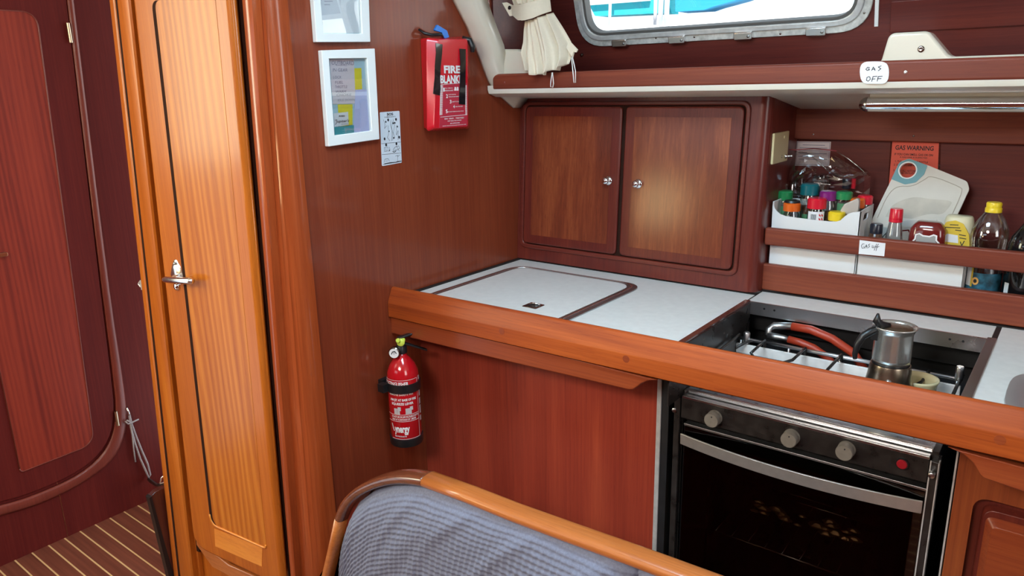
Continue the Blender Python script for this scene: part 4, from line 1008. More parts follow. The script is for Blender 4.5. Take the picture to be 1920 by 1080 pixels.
rec = MB(); rec.ring(Plane((0, 0, hz), (1, 0, 0), (0, 1, 0)), rnd(rect(1.085, .06, 1.165, .262), .03, 8), rnd(rect(1.093, .068, 1.157, .254), .024, 8), 0, .006); rec.build('hob_recess', M['steel_bright'], ck, bevel=.002)
# pan supports
PZ = .833
def support(pts): return MB().tube(pts, .0032, 8).build('pan_support', M['stove_black'], ck, smooth=True)
def az(x, y, z): return at(x, y, 'z', z)
for A, B, C_ in (((1436, 637), (1408, 662), (1415, 671)), ((1512, 651), (1486, 675), (1461, 682)), ((1581, 662), (1560, 684), (1545, 700)), ((1742, 694), (1728, 716), (1705, 728))):
    a = az(*A, PZ+.006); a.y = min(a.y, HY1-.006); b = az(*B, PZ+.001); c = az(*C_, PZ-.010)
    support([(a.x, a.y+.002, hz+.024), a, a.lerp(b, .5), b, c, (c.x, c.y-.05, hz+.001)])
support([az(1387, 627, PZ+.01), az(1351, 656, PZ+.006), az(1325, 680, PZ)])
support([az(1806, 704, PZ), az(1796, 720, PZ), az(1786, 742, PZ)])
support([az(1380, 652, hz+.022), az(1402, 640, hz+.03), az(1417, 640, hz+.03)])
xs_ = at(1660, 740, 'z', PZ)
support([(.79, .17, PZ-.004), (1.16, .17, PZ-.004)]); support([(.79, .10, PZ-.004), (1.16, .10, PZ-.004)])

# gas hose behind the cooker
gh = thing('gas_hose', 'orange gas hose with brass elbow behind the cooker', 'hose', (.9, .33, .82))
gy = .335
g = lambda x, y, yy=gy: at(x, y, 'y', yy)
hsm = MB(); hsm.tube([g(1478, 636), g(1500, 642), g(1525, 652), g(1548, 668), g(1570, 690)], .0085, 12); hsm.build('hose', M['orange_hose'], gh, smooth=True)
hsm = MB(); hsm.tube([g(1485, 612, .35), g(1520, 618, .35), g(1560, 635, .35), g(1600, 662, .35), g(1625, 700, .35)], .0095, 12); hsm.build('hose', M['orange_hose'], gh, smooth=True)
ft = MB(); ft.tube([g(1440, 629), g(1455, 632), g(1470, 634), g(1480, 637)], [.0085, .009, .0075, .007], 12); ft.tube([g(1441, 630), g(1442, 618, .345), g(1452, 611, .35), g(1485, 612, .35)], [.009, .0085, .009, .009], 12); ft.build('elbow_fitting', M['steel_dull'], gh, smooth=True)

# ------------------------------------------------------------------ moka pot
MX, MY = 1.075, .165
z0 = PZ-.0005
mk = thing('moka_pot', 'dented steel moka pot with black handle standing on the hob', 'coffee pot', (MX, MY, z0))
px_per = 1.0
zr = at(1683, 622, 'y', MY-.03)[2]; zw = at(1665, 692, 'y', MY-.036)[2]
rb_, rt_ = .041, .034
MB().lathe([(0, z0), (rb_, z0), (rb_+.001, z0+.003), (rt_+.001, zw-.003), (rt_, zw)], (MX, MY, 0), n=36).build('boiler', M['moka_base'], mk, smooth='auto')
MB().lathe([(rt_-.001, zw), (rt_-.003, zw+.002), (rt_-.003, zw+.005)], (MX, MY, 0), n=36).build('gasket_ring', M['black'], mk, smooth=True)
MB().lathe([(rt_-.004, zw+.004), (rt_-.0015, zw+.005), (rt_-.001, zw+.012), (rt_-.0015, zr-.012), (rt_+.0015, zr-.004), (rt_+.0045, zr), (rt_+.004, zr+.002), (rt_+.001, zr+.0005), (rt_-.003, zr-.004), (rt_-.004, zw+.006)], (MX, MY, 0), n=40).build('upper_chamber', M['moka'], mk, smooth=True)
MB().lathe([(rt_-.002, zr-.004), (rt_-.004, zr-.0015), (.010, zr+.002), (0, zr+.0025)], (MX, MY, 0), n=36).build('pot_lid', M['moka_base'], mk, smooth=True)
lf_ = Vector((-RIGHT.x, -RIGHT.y, 0)).normalized()
hc = Vector((MX, MY, 0))+lf_*(rt_-.002)
H_ = lambda o, z: hc+lf_*o+Vector((0, 0, z))
hh2 = MB(); hh2.tube([H_(-.002, zr-.003), H_(.012, zr-.009), H_(.026, zr-.018), H_(.034, zr-.034), H_(.037, zr-.052), H_(.036, zr-.062)], [.007, .0075, .007, .0062, .005, .004], 10)
hh2.loft([[H_(-.004, zr-.026)+s_ for s_ in (Vector((0, .006, 0)), Vector((0, -.006, 0)))]+[H_(-.004, zr+.004)+s_ for s_ in (Vector((0, -.006, 0)), Vector((0, .006, 0)))],
          [H_(.010, zr-.022)+s_ for s_ in (Vector((0, .006, 0)), Vector((0, -.006, 0)))]+[H_(.010, zr+.002)+s_ for s_ in (Vector((0, -.006, 0)), Vector((0, .006, 0)))]])
hh2.build('pot_handle', M['black'], mk, smooth='auto')
th_ = MB(); th_.tube([H_(-.022, zr+.002), H_(-.006, zr+.003), H_(.003, zr+.012), H_(.002, zr+.026)], [.005, .008, .0075, .002], 10); th_.build('thumb_piece', M['black'], mk, smooth=True)
td = Vector((CAM.x-MX, CAM.y-MY, 0)).normalized(); vc = Vector((MX, MY, (z0+zw)/2))+td*(.0365)
vl = MB().lathe([(.006, -.002), (.006, .003), (.0045, .005), (.003, .0055), (0, .006)], vc, td, 16).build('safety_valve', M['steel_dull'], mk, smooth='auto')
# ramekin
c_ = at(1712, 693, 'z', hz+.05); rx, ry = c_.x-.004, c_.y
rx, ry = 1.116, .215
rk = MB().lathe([(0, hz+.001), (.026, hz+.001), (.031, hz+.006), (.034, hz+.038), (.0365, hz+.044), (.0365, hz+.048), (.033, hz+.048), (.030, hz+.038), (.027, hz+.010), (0, hz+.008)], (rx, ry, 0), n=36).build('ramekin', M['pale_ceramic'], smooth=True)
tag(rk, 'small pale yellow ceramic ramekin on the hob behind the moka pot', 'bowl')

# ------------------------------------------------------------------ sink
SC = (1.262+.185, .090)
sk = thing('sink', 'oval stainless steel sink with broad rim let into the worktop at the right edge', 'sink', (SC[0], SC[1], WT))
sb = MB(); rg = [[(x, y, WT+h) for x, y in sup(SC, a, b, n_s)] for a, b, h, n_s in ((.185, .126, .0003, 4), (.184, .125, .003, 4), (.178, .119, .0045, 4), (.166, .107, .003, 3.6), (.158, .099, -.002, 3.4), (.152, .092, -.016, 3.2), (.140, .082, -.085, 3), (.125, .070, -.100, 3), (.04, .03, -.104, 2), (.03, .022, -.108, 2))]
sb.loft(rg, cap=False); sb.bm.faces.new(sb.bm.verts[-48:]) if False else None
sb.build('sink_bowl', M['sink_steel'], sk, smooth='auto')
MB().lathe([(0, -.109), (.034, -.109), (.034, -.1035), (.030, -.1025), (.026, -.105), (0, -.105)], (SC[0], SC[1], WT), n=24).build('drain', M['chrome'], sk, smooth='auto')

# ------------------------------------------------------------------ wall cabinet
wc = thing('wall_cabinet', 'dark mahogany wall cabinet with two doors above the worktop', 'cabinet', (.36, .5, WT+.003))
lean = .065
CBP = Plane((0, .420, .905), (1, 0, 0), (0, lean, 1))
zc1 = 1.3655-.905
MB().prism(CBP, rnd(rect(.004, 0, .7165, zc1), 0), -.205, -.012).build('carcass', W['frame_z'], wc)
# face frame with a rounded right corner
cf = MB(); rr = []
for v in (0, zc1):
    pts = [CBP.w(.001, v, -.014), CBP.w(.001, v, 0), CBP.w(.66, v, 0), CBP.w(.694, v, 0)]
    for k in range(1, 9):
        t = k/8*math.pi/2; pts.append(CBP.w(.694+.0265*math.sin(t), v, -.0265+.0265*math.cos(t)))
    pts += [CBP.w(.7205, v, -.215), CBP.w(.70, v, -.215), CBP.w(.70, v, -.05), CBP.w(.66, v, -.014)]
    rr.append(pts)
cf.loft(rr); cf.build('face_frame', W['frame_z'], wc, smooth='auto')
# raised bead round the door opening
dpx = lambda x, y, d=.0: CBP.uv(x, y, d)
L0 = (dpx(985, 300)[0]+dpx(987, 420)[0])/2; Rr = (dpx(1386, 350)[0]); MIDL = dpx(1165, 320)[0]; MIDR = dpx(1171, 320)[0]
vbL = dpx(1075, 468)[1]; vtL = dpx(1075, 197)[1]; vbR = dpx(1270, 490)[1]; vtR = dpx(1270, 203)[1]
vb_c = (vbL+vbR)/2; vt_c = (vtL+vtR)/2
bo = rnd(rect(L0-.016, vb_c-.016, Rr+.014, vt_c+.014), .026, 8); bi = rnd(rect(L0-.003, vb_c-.003, Rr+.003, vt_c+.003), .016, 8)
MB().ring(CBP, bo, bi, -.002, .006).build('opening_bead', W['frame_x'], wc, bevel=.004, seg=3)
MB().prism(CBP, rnd(rect(L0-.004, vb_c-.004, Rr+.004, vt_c+.004), .016, 6), -.003, .0006).build('opening_gap', M['groove'], wc)
def cdoor(u0, u1, knob_px, rs):
    d = MB().prism(CBP, rnd(rect(u0, vb_c, u1, vt_c), rs, 6), .0, .010).build('door', W['frame_z'], wc, bevel=.006, seg=4)
    MB().prism(CBP, rect(u0+.028, vb_c+.026, u1-.028, vt_c-.026), .0095, .0106).build('door_panel', W['door'], d)
    ku, kv = CBP.uv(*knob_px, .02)
    MB().lathe([(.0, 0), (.0125, 0), (.0125, .002), (.009, .004), (.0045, .006), (.0045, .010), (.008, .012), (.0095, .016), (.008, .0195), (.004, .0212), (0, .0215)], CBP.w(ku, kv, .0105), CBP.n, 28).build('knob', M['chrome'], d, smooth=True)
cdoor(L0, MIDL-.001, (1137, 339), [.014, .014, .012, .014])
cdoor(MIDR, Rr, (1193, 345), [.014, .016, .016, .012])
# switch plate on its side
SW = Plane((.7208, 0, 0), (0, 1, 0))
sw = thing('switch_plate', 'ivory switch plate with small toggle on the cabinet side', 'switch', SW.w(.53, 1.205, 0))
su0, su1 = SW.uv(1446, 280)[0], SW.uv(1473.5, 275)[0]; sv1 = (SW.uv(1447, 250)[1]+SW.uv(1473, 246)[1])/2; sv0 = (SW.uv(1447, 312)[1]+SW.uv(1472, 297)[1])/2
MB().prism(SW, rect(su0, sv0, su1, sv1), 0, .006).build('plate', M['ivory'], sw, bevel=.002)
u_, v_ = SW.uv(1467, 293); tg = MB(); tg.lathe([(0, 0), (.0055, 0), (.0055, .003), (.003, .004), (.0022, .014), (.003, .018), (0, .019)], SW.w(u_, v_, .006), (1, 0, .1), 12); tg.build('toggle', M['steel_bright'], sw, smooth=True)
for px_, py_ in ((1466, 257), (1461, 293)):
    u_, v_ = SW.uv(px_, py_); MB().lathe([(0, 0), (.004, 0), (.003, .002), (0, .002)], SW.w(u_, v_, .006), (1, 0, 0), 10).build('plate_screw', M['ivory'] if py_ < 260 else M['brass'], sw)

# ------------------------------------------------------------------ shelf boards of the condiment recess
SFZ = .915
shf = thing('condiment_shelf', 'mahogany condiment shelf with low front board behind the worktop', 'shelf', (1.2, .55, WT+.001))
MB().prism(ypl(.470), [(.716, WT+.003), (1.75, WT+.003), (1.75, .968), (.716, .9685)], -.018, 0).build('front_board', W['shelf'], shf, bevel=.004)
MB().box((.722, .488, SFZ-.012), (1.75, BK-.002, SFZ)).build('shelf_floor', W['frame_x'], shf)
rz1 = (at(1430, 428, 'y', .455)[2]+at(1918, 472, 'y', .455)[2])/2; rz0 = (at(1430, 459, 'y', .455)[2]+at(1918, 513, 'y', .455)[2])/2
rail2 = thing('shelf_rail', 'mahogany retaining rail in front of the condiments, with white label', 'rail', (1.2, .46, rz0))
MB().box((.7225, .455, rz0), (1.75, .473, rz1)).build('rail', W['shelf'], rail2, bevel=.005, seg=3)
c_ = at(1427, 447, 'y', .455); MB().prism(ypl(.455), rnd([(c_.x-.003, c_.z-.009), (c_.x+.004, c_.z-.009), (c_.x+.004, c_.z+.010), (c_.x-.003, c_.z+.010)], .002, 3), -.01, .002).build('end_bracket', M['steel_bright'], rail2, bevel=.0008)
LP = ypl(.4548)
lb2 = thing('rail_label', 'small white handwritten label stuck on the condiment rail', 'label', at(1635, 478, 'y', .4545))
MB().prism(LP, LP.px([(1610, 476), (1658, 480.5), (1660.5, 456), (1612, 450)]), .0, .0006).build('sheet', M['paper_white'], lb2)
V = lambda x, y: (1600+x/3, 240+y/3)
tx = MB()
for pts in ([(62, 652), (52, 652), (46, 662), (50, 676), (62, 674), (60, 664)], [(66, 676), (74, 656), (78, 676)], [(68, 668), (80, 664)], [(94, 652), (86, 656), (92, 666), (84, 674)], [(108, 660), (106, 672), (114, 674), (116, 662)], [(132, 652), (126, 664), (118, 688)], [(120, 670), (134, 666)], [(142, 652), (136, 662), (128, 690)], [(130, 672), (146, 666)]):
    tx.stroke(LP, [V(*p) for p in pts], .0011, .0009)
tx.build('handwriting', M['black_ink'], lb2)

# ------------------------------------------------------------------ upper shelf rail
zr1, zr0 = 1.4315, 1.391
ur = thing('upper_shelf_rail', 'long mahogany rail along the upper shelf below the window', 'rail', (.9, UR_Y, zr0))
MB().box((.020, UR_Y, zr0), (1.75, UR_Y+.018, zr1)).build('rail', W['shelf'], ur, bevel=.006, seg=4)
for px_, py_ in ((946, 155), (1698, 135)):
    c_ = at(px_, py_, 'y', UR_Y); MB().lathe([(0, 0), (.0038 if px_ > 1000 else .0022, 0), (.003 if px_ > 1000 else .0018, .0012), (.0012, .0016), (0, .0010)], c_, (0, -1, 0), 12).build('screw', M['steel_bright'], ur, smooth=True)
UP = ypl(UR_Y-.0004)
l1 = thing('rail_label', 'rounded white label reading GAS OFF on the upper shelf rail', 'label', at(1639, 156, 'y', UR_Y))
MB().prism(UP, smooth_open([(lambda q: q)(p) for p in UP.px([(1640, 157), (1664, 157), (1668, 132), (1662, 116), (1640, 115), (1617, 116), (1611, 132), (1616, 157), (1640, 157)])], 2)[:-1], 0, .0008).build('sheet', M['paper_white'], l1)
Y_ = lambda x, y: (1400+x/3.692, y/3.692)
tx = MB()
for pts in ([(852, 468), (838, 466), (826, 480), (836, 488), (850, 484), (850, 478), (840, 478)], [(866, 488), (878, 464), (890, 488)], [(872, 480), (890, 478)], [(932, 456), (912, 464), (930, 476), (912, 490)],
            [(848, 530), (834, 536), (830, 556), (842, 562), (856, 550), (854, 534), (846, 530)], [(866, 564), (876, 530), (904, 528)], [(868, 548), (890, 546)], [(904, 562), (912, 530), (940, 528)], [(906, 546), (932, 544)]):
    tx.stroke(UP, [Y_(*p) for p in pts], .0013, .0011)
tx.build('handwriting', M['black_ink'], l1)

# ------------------------------------------------------------------ chrome strip lamp under the upper shelf
lm = thing('strip_lamp', 'chrome strip lamp fixed under the cream shelf edge', 'lamp', (1.2, .42, 1.36))
LYc = .415; lz1 = at(1640, 181, 'y', LYc-.02)[2]; lz0 = at(1640, 211, 'y', LYc-.02)[2]; lx0 = at(1607, 190, 'y', LYc-.02)[0]
hL = lz1-lz0
zc9, rz9 = (lz0+lz1)/2, hL/2
def half(r0, r1, k=12): # front half-round section between two angles (0 = up)
    return [(LYc-.020*math.sin(r0+(r1-r0)*i/k), zc9+rz9*math.cos(r0+(r1-r0)*i/k)) for i in range(k+1)]
def sec_lamp(a0, a1): return [(LYc+.02, half(a0, a1)[0][1])]+half(a0, a1)+[(LYc+.02, half(a0, a1)[-1][1])]
b = MB(); b.loft([[(x, y, z) for y, z in sec_lamp(0, math.pi*.70)] for x in (lx0+.018, 1.75)]); b.build('housing', M['chrome'], lm, smooth='auto')
b = MB(); b.loft([[(x, LYc+(y-LYc)*.94, zc9+(z-zc9)*.94) for y, z in sec_lamp(math.pi*.68, math.pi)] for x in (lx0+.020, 1.75)]); b.build('diffuser', M['diffuser'], lm, smooth='auto')
b = MB(); full = sec_lamp(0, math.pi)
b.loft([[(lx0+.019*(1-math.cos(t)), LYc+(y-LYc)*max(.12, math.sin(t)), zc9+(z-zc9)*max(.12, math.sin(t))) for y, z in full] for t in (.12, .35, .6, .9, 1.2, math.pi/2)]); b.build('end_cap', M['dark_chrome'], lm, smooth='auto')
MB().box((lx0+.02, LYc-.004, lz1-.004), (1.75, LYc+.022, 1.369)).build('mounting_strip', M['cream'], lm)

# ------------------------------------------------------------------ condiment shelf contents
# spice bin
bin1 = thing('storage_bin', 'white plastic bin full of spice jars at the left of the condiment shelf', 'bin', (.82, .54, SFZ))
bx_0, bx_1, by0, by1 = .7255, .925, .487, .602
bt0, bt1 = at(1437, 380, 'y', by0)[2], 1.100
def bin_wall(pts3): pass
FB = ypl(by0)
lft, rgt = .7265, .926
Vz = lambda x, y: (1420+x/4.5, 240+y/4.5)
topedge = FB.px([Vz(80, 615), Vz(118, 628), Vz(150, 690), Vz(205, 738), Vz(330, 758), Vz(600, 790), Vz(690, 790), Vz(730, 752), Vz(780, 715), Vz(885, 705)])
topedge = [(max(lft, min(rgt, u)), v) for u, v in topedge]; topedge[0] = (lft, topedge[0][1]); topedge[-1] = (rgt, topedge[-1][1])
te = smooth_open(topedge, 1)
bw = MB()
bw.prism(FB, [(lft+.003, SFZ), (rgt-.002, SFZ)]+te[::-1], -.003, 0)
bw.build('front_wall', M['white_plastic'], bin1, bevel=.001)
zRf = topedge[-1][1]; zRb = at(1637, 383, 'x', rgt)[2]
RP = Plane((rgt, 0, 0), (0, 1, 0))
slot = rnd(RP.px([Vz(888, 790), Vz(930, 762), Vz(942, 705), Vz(905, 722)]), .004, 4)
so = rnd([(by0, SFZ), (by1, SFZ), (by1, zRb), (by0, zRf)], 0)
MB().holed(RP, [(by0, SFZ), (by1, SFZ), (by1, zRb), (by0, zRf)], [slot], -.003, 0).build('side_wall', M['white_plastic'], bin1)
MB().box((lft, by0+.002, SFZ), (lft+.003, by1, topedge[0][1])).build('side_wall', M['white_plastic'], bin1, bevel=.001)
MB().box((lft, by1-.003, SFZ), (rgt, by1, zRb)).build('back_wall', M['white_plastic'], bin1, bevel=.001)
JF = 1.030
MB().box((lft+.003, by0+.003, SFZ), (rgt-.003, by1-.003, SFZ+.004)).build('bin_floor', M['white_plastic'], bin1)
# second, lower bin
B2 = .940
b2x0, b2x1 = .9275, 1.139
bin2 = thing('storage_bin', 'low white plastic bin behind the rail holding sauce bottles', 'bin', (1.03, .54, SFZ))
z2 = 1.038
b2 = MB()
for a, b in (((b2x0, by0), (b2x1, by0+.003)), ((b2x0, by1+.01), (b2x1, by1+.013)), ((b2x0, by0), (b2x0+.003, by1+.013)), ((b2x1-.003, by0), (b2x1, by1+.013))):
    b2.box((a[0], a[1], SFZ), (b[0], b[1], z2))
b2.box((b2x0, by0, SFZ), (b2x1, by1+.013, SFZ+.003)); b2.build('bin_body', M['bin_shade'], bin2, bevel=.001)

# spice jars: cap centre in the photo, depth, cap size
SG = 'spice jars in the white bin'
def jar(px_, py_, y_, capm, label, rc=.0200, hc=.019, body='glass', lab=None, kind='flat', tall=.105):
    c = at(px_, py_, 'y', y_); zc = c.z
    zb0 = SFZ+.0045
    j = thing('spice_jar', label, 'spice jar', (c.x, y_, zb0), SG)
    rb3 = rc*.95
    MB().lathe([(0, zb0), (rb3-.002, zb0), (rb3, zb0+.003), (rb3, zc-hc*.5-.012), (rc*.80, zc-hc*.5-.003), (rc*.78, zc-hc*.5+.002), (0, zc-hc*.5+.002)], (c.x, y_, 0), n=24).build('jar', M['jar_glass'] if body == 'glass' else body, j, smooth='auto')
    if body == 'glass':
        MB().lathe([(0, zb0+.002), (rb3-.003, zb0+.002), (rb3-.003, zc-hc*.5-.028), (0, zc-hc*.5-.028)], (c.x, y_, 0), n=20).build('contents', lab or M['spice_brown'], j, smooth='auto')
    cap = MB().lathe([(0, zc-hc/2), (rc, zc-hc/2), (rc, zc+hc/2-.003), (rc-.003, zc+hc/2), (0, zc+hc/2)], (c.x, y_, 0), n=28).build('cap', capm, j, smooth='auto')
    return j, c, rb3, zc-hc/2, cap
def wrap(j, c, r, z0, z1, m, name, span=2.2):
    """paper label wrapped on the camera side of a jar"""
    a0 = math.atan2(CAM.y-c.y, CAM.x-c.x); n = 12; b = MB(); rr = [[Vector((c.x+(r+.0006)*math.cos(a0+span*(k/n-.5)), c.y+(r+.0006)*math.sin(a0+span*(k/n-.5)), z)) for z in (z0, z1)] for k in range(n+1)]
    b.loft(rr, closed=False, cap=False); return b.build(name, m, j, smooth=True)
j, c, r, zc, _ = jar(1470.7, 365.5, .560, M['cap_green'], 'spice jar with green cap at the left end of the bin', .0205, .022, lab=M['leaf']); wrap(j, c, r, zc-.06, zc-.014, M['leaf'], 'label', 1.6)
j, c, r, zc, cp_ = jar(1485, 387, .512, M['cap_orange'], 'spice jar with orange and black flip cap in front of the green one', .0200, .020, lab=M['spice_brown'])
MB().lathe([(0, .0205), (.0185, .0200), (.0165, .0250), (0, .0255)], (c.x, c.y, zc), n=24).build('flip_top', M['black'], j, smooth='auto')
j, c, r, zc, _ = jar(1518.5, 354.5, .556, M['cap_teal'], 'tallest spice jar with domed dark teal cap', .0215, .026, lab=M['spice_brown']); wrap(j, c, r, zc-.075, zc-.045, M['leaf'], 'label', 1.4)
j, c, r, zc, _ = jar(1532, 380.5, .512, M['cap_red'], 'spice jar with bright red cap and barcode label at the front of the bin', .0212, .024, lab=M['spice_brown']); wrap(j, c, r, zc-.06, zc-.006, M['paper_white'], 'label', 2.0)
bars = MB(); a0 = math.atan2(CAM.y-c.y, CAM.x-c.x)
def onjar(c, r, ang, z): return Vector((c.x+(r+.0010)*math.cos(a0+ang), c.y+(r+.0010)*math.sin(a0+ang), z))
for k in range(8):
    t0 = -.55+k*.075; bars.quad(onjar(c, r, t0, zc-.012), onjar(c, r, t0+.04, zc-.012), onjar(c, r, t0+.04, zc-.040), onjar(c, r, t0, zc-.040))
bars.build('barcode', M['black_ink'], j)
dots = MB()
for k in range(5):
    for i in range(2):
        t0 = .30+i*.28; zz = zc-.010-k*.009; dots.quad(onjar(c, r, t0, zz), onjar(c, r, t0+.2, zz-.004), onjar(c, r, t0+.2, zz-.008), onjar(c, r, t0, zz-.005))
dots.build('label_pattern', M['cap_red'], j)
jar(1553, 366.5, .545, M['cap_purple'], 'spice jar with purple cap behind the red capped one', .0195, .021, lab=M['spice_brown'])
j, c, r, zc, _ = jar(1583, 366, .552, M['cap_green'], 'spice jar with green cap at the middle right of the bin', .0185, .018, lab=M['leaf']); wrap(j, c, r, zc-.045, zc-.008, M['leaf'], 'label', 1.6)
jar(1607, 380, .558, M['cap_orange'], 'spice jar with plain orange cap beside the silvery pouch', .0175, .022, lab=M['spice_brown'])
jar(1622, 374, .580, M['cap_red'], 'spice jar with red cap at the right end of the bin', .0170, .020, lab=M['spice_brown'])
jar(1569, 404.5, .508, M['yellow_cap'], 'spice jar with low yellow cap at the front right of the bin', .0185, .020, lab=M['spice_brown'])
# silvery pouch
pc_ = [at(*Vz(x, y), 'y', .522) for x, y in ((690, 735), (705, 690), (735, 640), (850, 590), (862, 610), (852, 730))]
pm = MB(); pm.loft([[p+Vector((0, -.006 if k in (0, 2, 5) else -.004, 0)) for k, p in enumerate(pc_)], [p+Vector((0, .010, 0)) for p in pc_]])
tag(pm.build('spice_pouch', M['pouch'], bevel=.003), 'crumpled silvery pouch tucked among the spice jars', 'pouch')

# zip bag behind the jars
bag = thing('plastic_bag', 'clear crumpled zip bag with small bottles behind the spice jars', 'bag', at(1560, 380, 'y', .615))
bgm = MB(); BPL = ypl(.612)
outl = BPL.px([Vz(228, 590), Vz(235, 480), Vz(262, 380), Vz(300, 240), Vz(380, 185), Vz(500, 165), Vz(640, 190), Vz(760, 260), Vz(870, 320), Vz(965, 380), Vz(955, 470), Vz(945, 600)])
cu2, cv2 = sum(p[0] for p in outl)/len(outl), sum(p[1] for p in outl)/len(outl)
ol2 = smooth_open(outl+[outl[0]], 1)[:-1]
rgs = []
rnd2 = random.Random(3)
NR = 9
for side in (1,):
    for k in range(NR):
        f = 1-k/NR*.96
        rgs.append([BPL.w(cu2+(u-cu2)*f, cv2+(v-cv2)*f, .004+.030*math.sqrt(max(0, 1-f*f))+(rnd2.random()-.5)*.010*(1 if 0 < k else 0)) for u, v in ol2])
bgm.loft(rgs, cap=False); bgm.build('bag_film', M['bag'], bag, smooth=False)
zl = MB(); zl.tube([BPL.w(*BPL.uv(*Vz(x, y)), .010+.008*math.sin(x*.01)) for x, y in ((250, 180), (330, 182), (480, 172), (600, 182), (680, 190))], .0012, 6); zl.build('zip_line', plastic('bag_zip_red', (.35, .04, .06)), bag, smooth=True)
zl = MB(); zl.tube([BPL.w(*BPL.uv(*Vz(x, y)), .02+.008*math.sin(x*.013)) for x, y in ((330, 195), (430, 205), (520, 260), (600, 330), (700, 390), (820, 410))], .0014, 6); zl.tube([BPL.w(*BPL.uv(*Vz(x, y)), .018) for x, y in ((690, 195), (780, 250), (880, 330), (950, 400))], .0012, 6); zl.build('bag_fold', M['jar_glass'], bag, smooth=True)
for x, y, w_, h_, lab_ in ((285, 520, .0165, .060, 'clear empty jar at the left inside the zip bag'), (345, 500, .013, .060, 'narrow clear jar beside the left one inside the zip bag'), (520, 470, .022, .065, 'wide clear jar in the middle of the zip bag')):
    c = at(*Vz(x, y), 'y', .612); zt_ = c.z+.012; b0 = SFZ+.0045
    MB().lathe([(0, b0), (w_, b0), (w_, zt_-.008), (w_*.8, zt_), (w_*.8, zt_+.010), (0, zt_+.010)], (c.x, .628, 0), n=20).build('bagged_jar', M['jar_glass'], bag, smooth='auto')
for x, y, m_ in ((728, 480, M['cap_dark']), (786, 480, M['cap_red'])):
    c = at(*Vz(x, y), 'y', .60); MB().lathe([(0, -.012), (.010 if x < 750 else .005, -.012), (.010 if x < 750 else .005, .012), (0, .012)], (c.x, .628, c.z), n=16).build('bagged_cap', m_, bag, smooth='auto')

# cards on the back wall
RW = ypl(BK-.0005)
cd1 = thing('notice_card', 'small white printed notice taped to the recess wall behind the zip bag', 'card', at(1520, 312, 'y', BK))
MB().prism(RW, RW.px([Vz(315, 318), Vz(606, 322), Vz(622, 116), Vz(330, 112)]), 0, .0008).build('sheet', M['paper_pink'], cd1)
tx = MB()
for k, (a, b) in enumerate(((385, 570), (360, 590), (350, 600), (360, 585), (345, 540), (352, 590))): tx.stroke(RW, [Vz(a, 142+k*24), Vz(b, 146+k*24)], .0014, .0012)
tx.ring(RW, RW.px([Vz(323, 312), Vz(600, 316), Vz(615, 122), Vz(337, 118)]), RW.px([Vz(326, 309), Vz(597, 313), Vz(612, 125), Vz(340, 121)]), .0009, .0012)
tx.build('print', M['grey_ink'], cd1)
gw = thing('warning_notice', 'orange red notice headed GAS WARNING taped to the recess wall', 'notice', at(1715, 330, 'y', BK))
MB().prism(RW, RW.px([V(200, 320), V(472, 320), V(482, 84), V(220, 76)]), 0, .0008).build('sheet', M['paper_red'], gw)
MB().prism(RW, RW.px([V(192, 330), V(484, 330), V(494, 82), V(210, 70)]), -.0002, .0002).build('laminate_margin', M['jar_glass'], gw)
tx = MB(); tx.text('GAS WARNING', RW, V(236, 122), V(455, 96), .0009, bold=.02, flat=True)
for s_, a, b in (('IF YOU CAN SMELL GAS OR ON', (232, 152), (450, 140)), ('A GAS LEAK IS SUSPECTED', (262, 167), (418, 159)), ('1. TURN OFF GAS AT BOTTLE', (236, 191), (422, 181)), ('2. DO NOT USE ANY FLAME', (228, 211), (415, 200)), ('3. OPEN ALL HATCHES', (225, 243), (360, 231)), ('AND VENTILATE', (260, 256), (345, 247))):
    tx.text(s_, RW, V(*a), V(*b), .0009, bold=.01, flat=True)
tx.build('print', M['black_ink'], gw)

# cutting board leaning against the back
CB = Plane(at(1700, 400, 'y', .600), (1, 0, 0), (0, .18, 1)); 
cbt = thing('cutting_board', 'white cutting board with teal corner grip leaning behind the sauces', 'cutting board', at(1700, 440, 'y', .60))
body = CB.px([V(105, 515), V(150, 420), V(215, 288), V(262, 190), V(312, 172), V(425, 212), V(640, 300), V(652, 345), V(585, 490), V(560, 560), V(80, 560)])
body = rnd(body, [0, 0, 0, .012, .012, .004, .014, .012, 0, 0, 0], 5)
hole_c = CB.uv(*V(306, 238)); hr = .0175
cir = lambda r, n=28: [(hole_c[0]+r*math.cos(2*math.pi*k/n), hole_c[1]+r*math.sin(2*math.pi*k/n)) for k in range(n)]
MB().holed(CB, body, [cir(hr)], -.007, 0).build('board', M['board'], cbt, bevel=.0012)
tealp = rnd(CB.px([V(214, 288), V(258, 195), V(312, 171), V(418, 210), V(398, 262), V(352, 306), V(290, 318)]), [.002, .012, .012, .004, .006, .01, .01], 5)
MB().holed(CB, tealp, [cir(hr)], -.0078, .0012).build('corner_grip', M['teal_rubber'], cbt)
MB().ring(CB, cir(hr+.0022), cir(hr-.0006), -.0084, .002).build('hole_ring', M['white_plastic'], cbt, bevel=.0006)
gr = MB(); gl_ = CB.px([V(135, 505), V(195, 370), V(250, 325), V(330, 330), V(400, 290), V(435, 265), V(600, 330), V(618, 350), V(550, 500)])
gr.tube([CB.w(u, v, .0002) for u, v in smooth_open(gl_, 2)], .0009, 5); gr.build('juice_groove', M['stain'], cbt)
stp = CB.px([V(180, 500), V(210, 440), V(270, 405), V(350, 385), V(430, 400), V(560, 408), V(545, 440), V(500, 490), V(430, 480), V(330, 510)])
MB().prism(CB, smooth_open(stp, 2), 0, .0002).build('stain', noisy(mat('board_stain', (.50, .46, .39), .55), 30, .12), cbt)

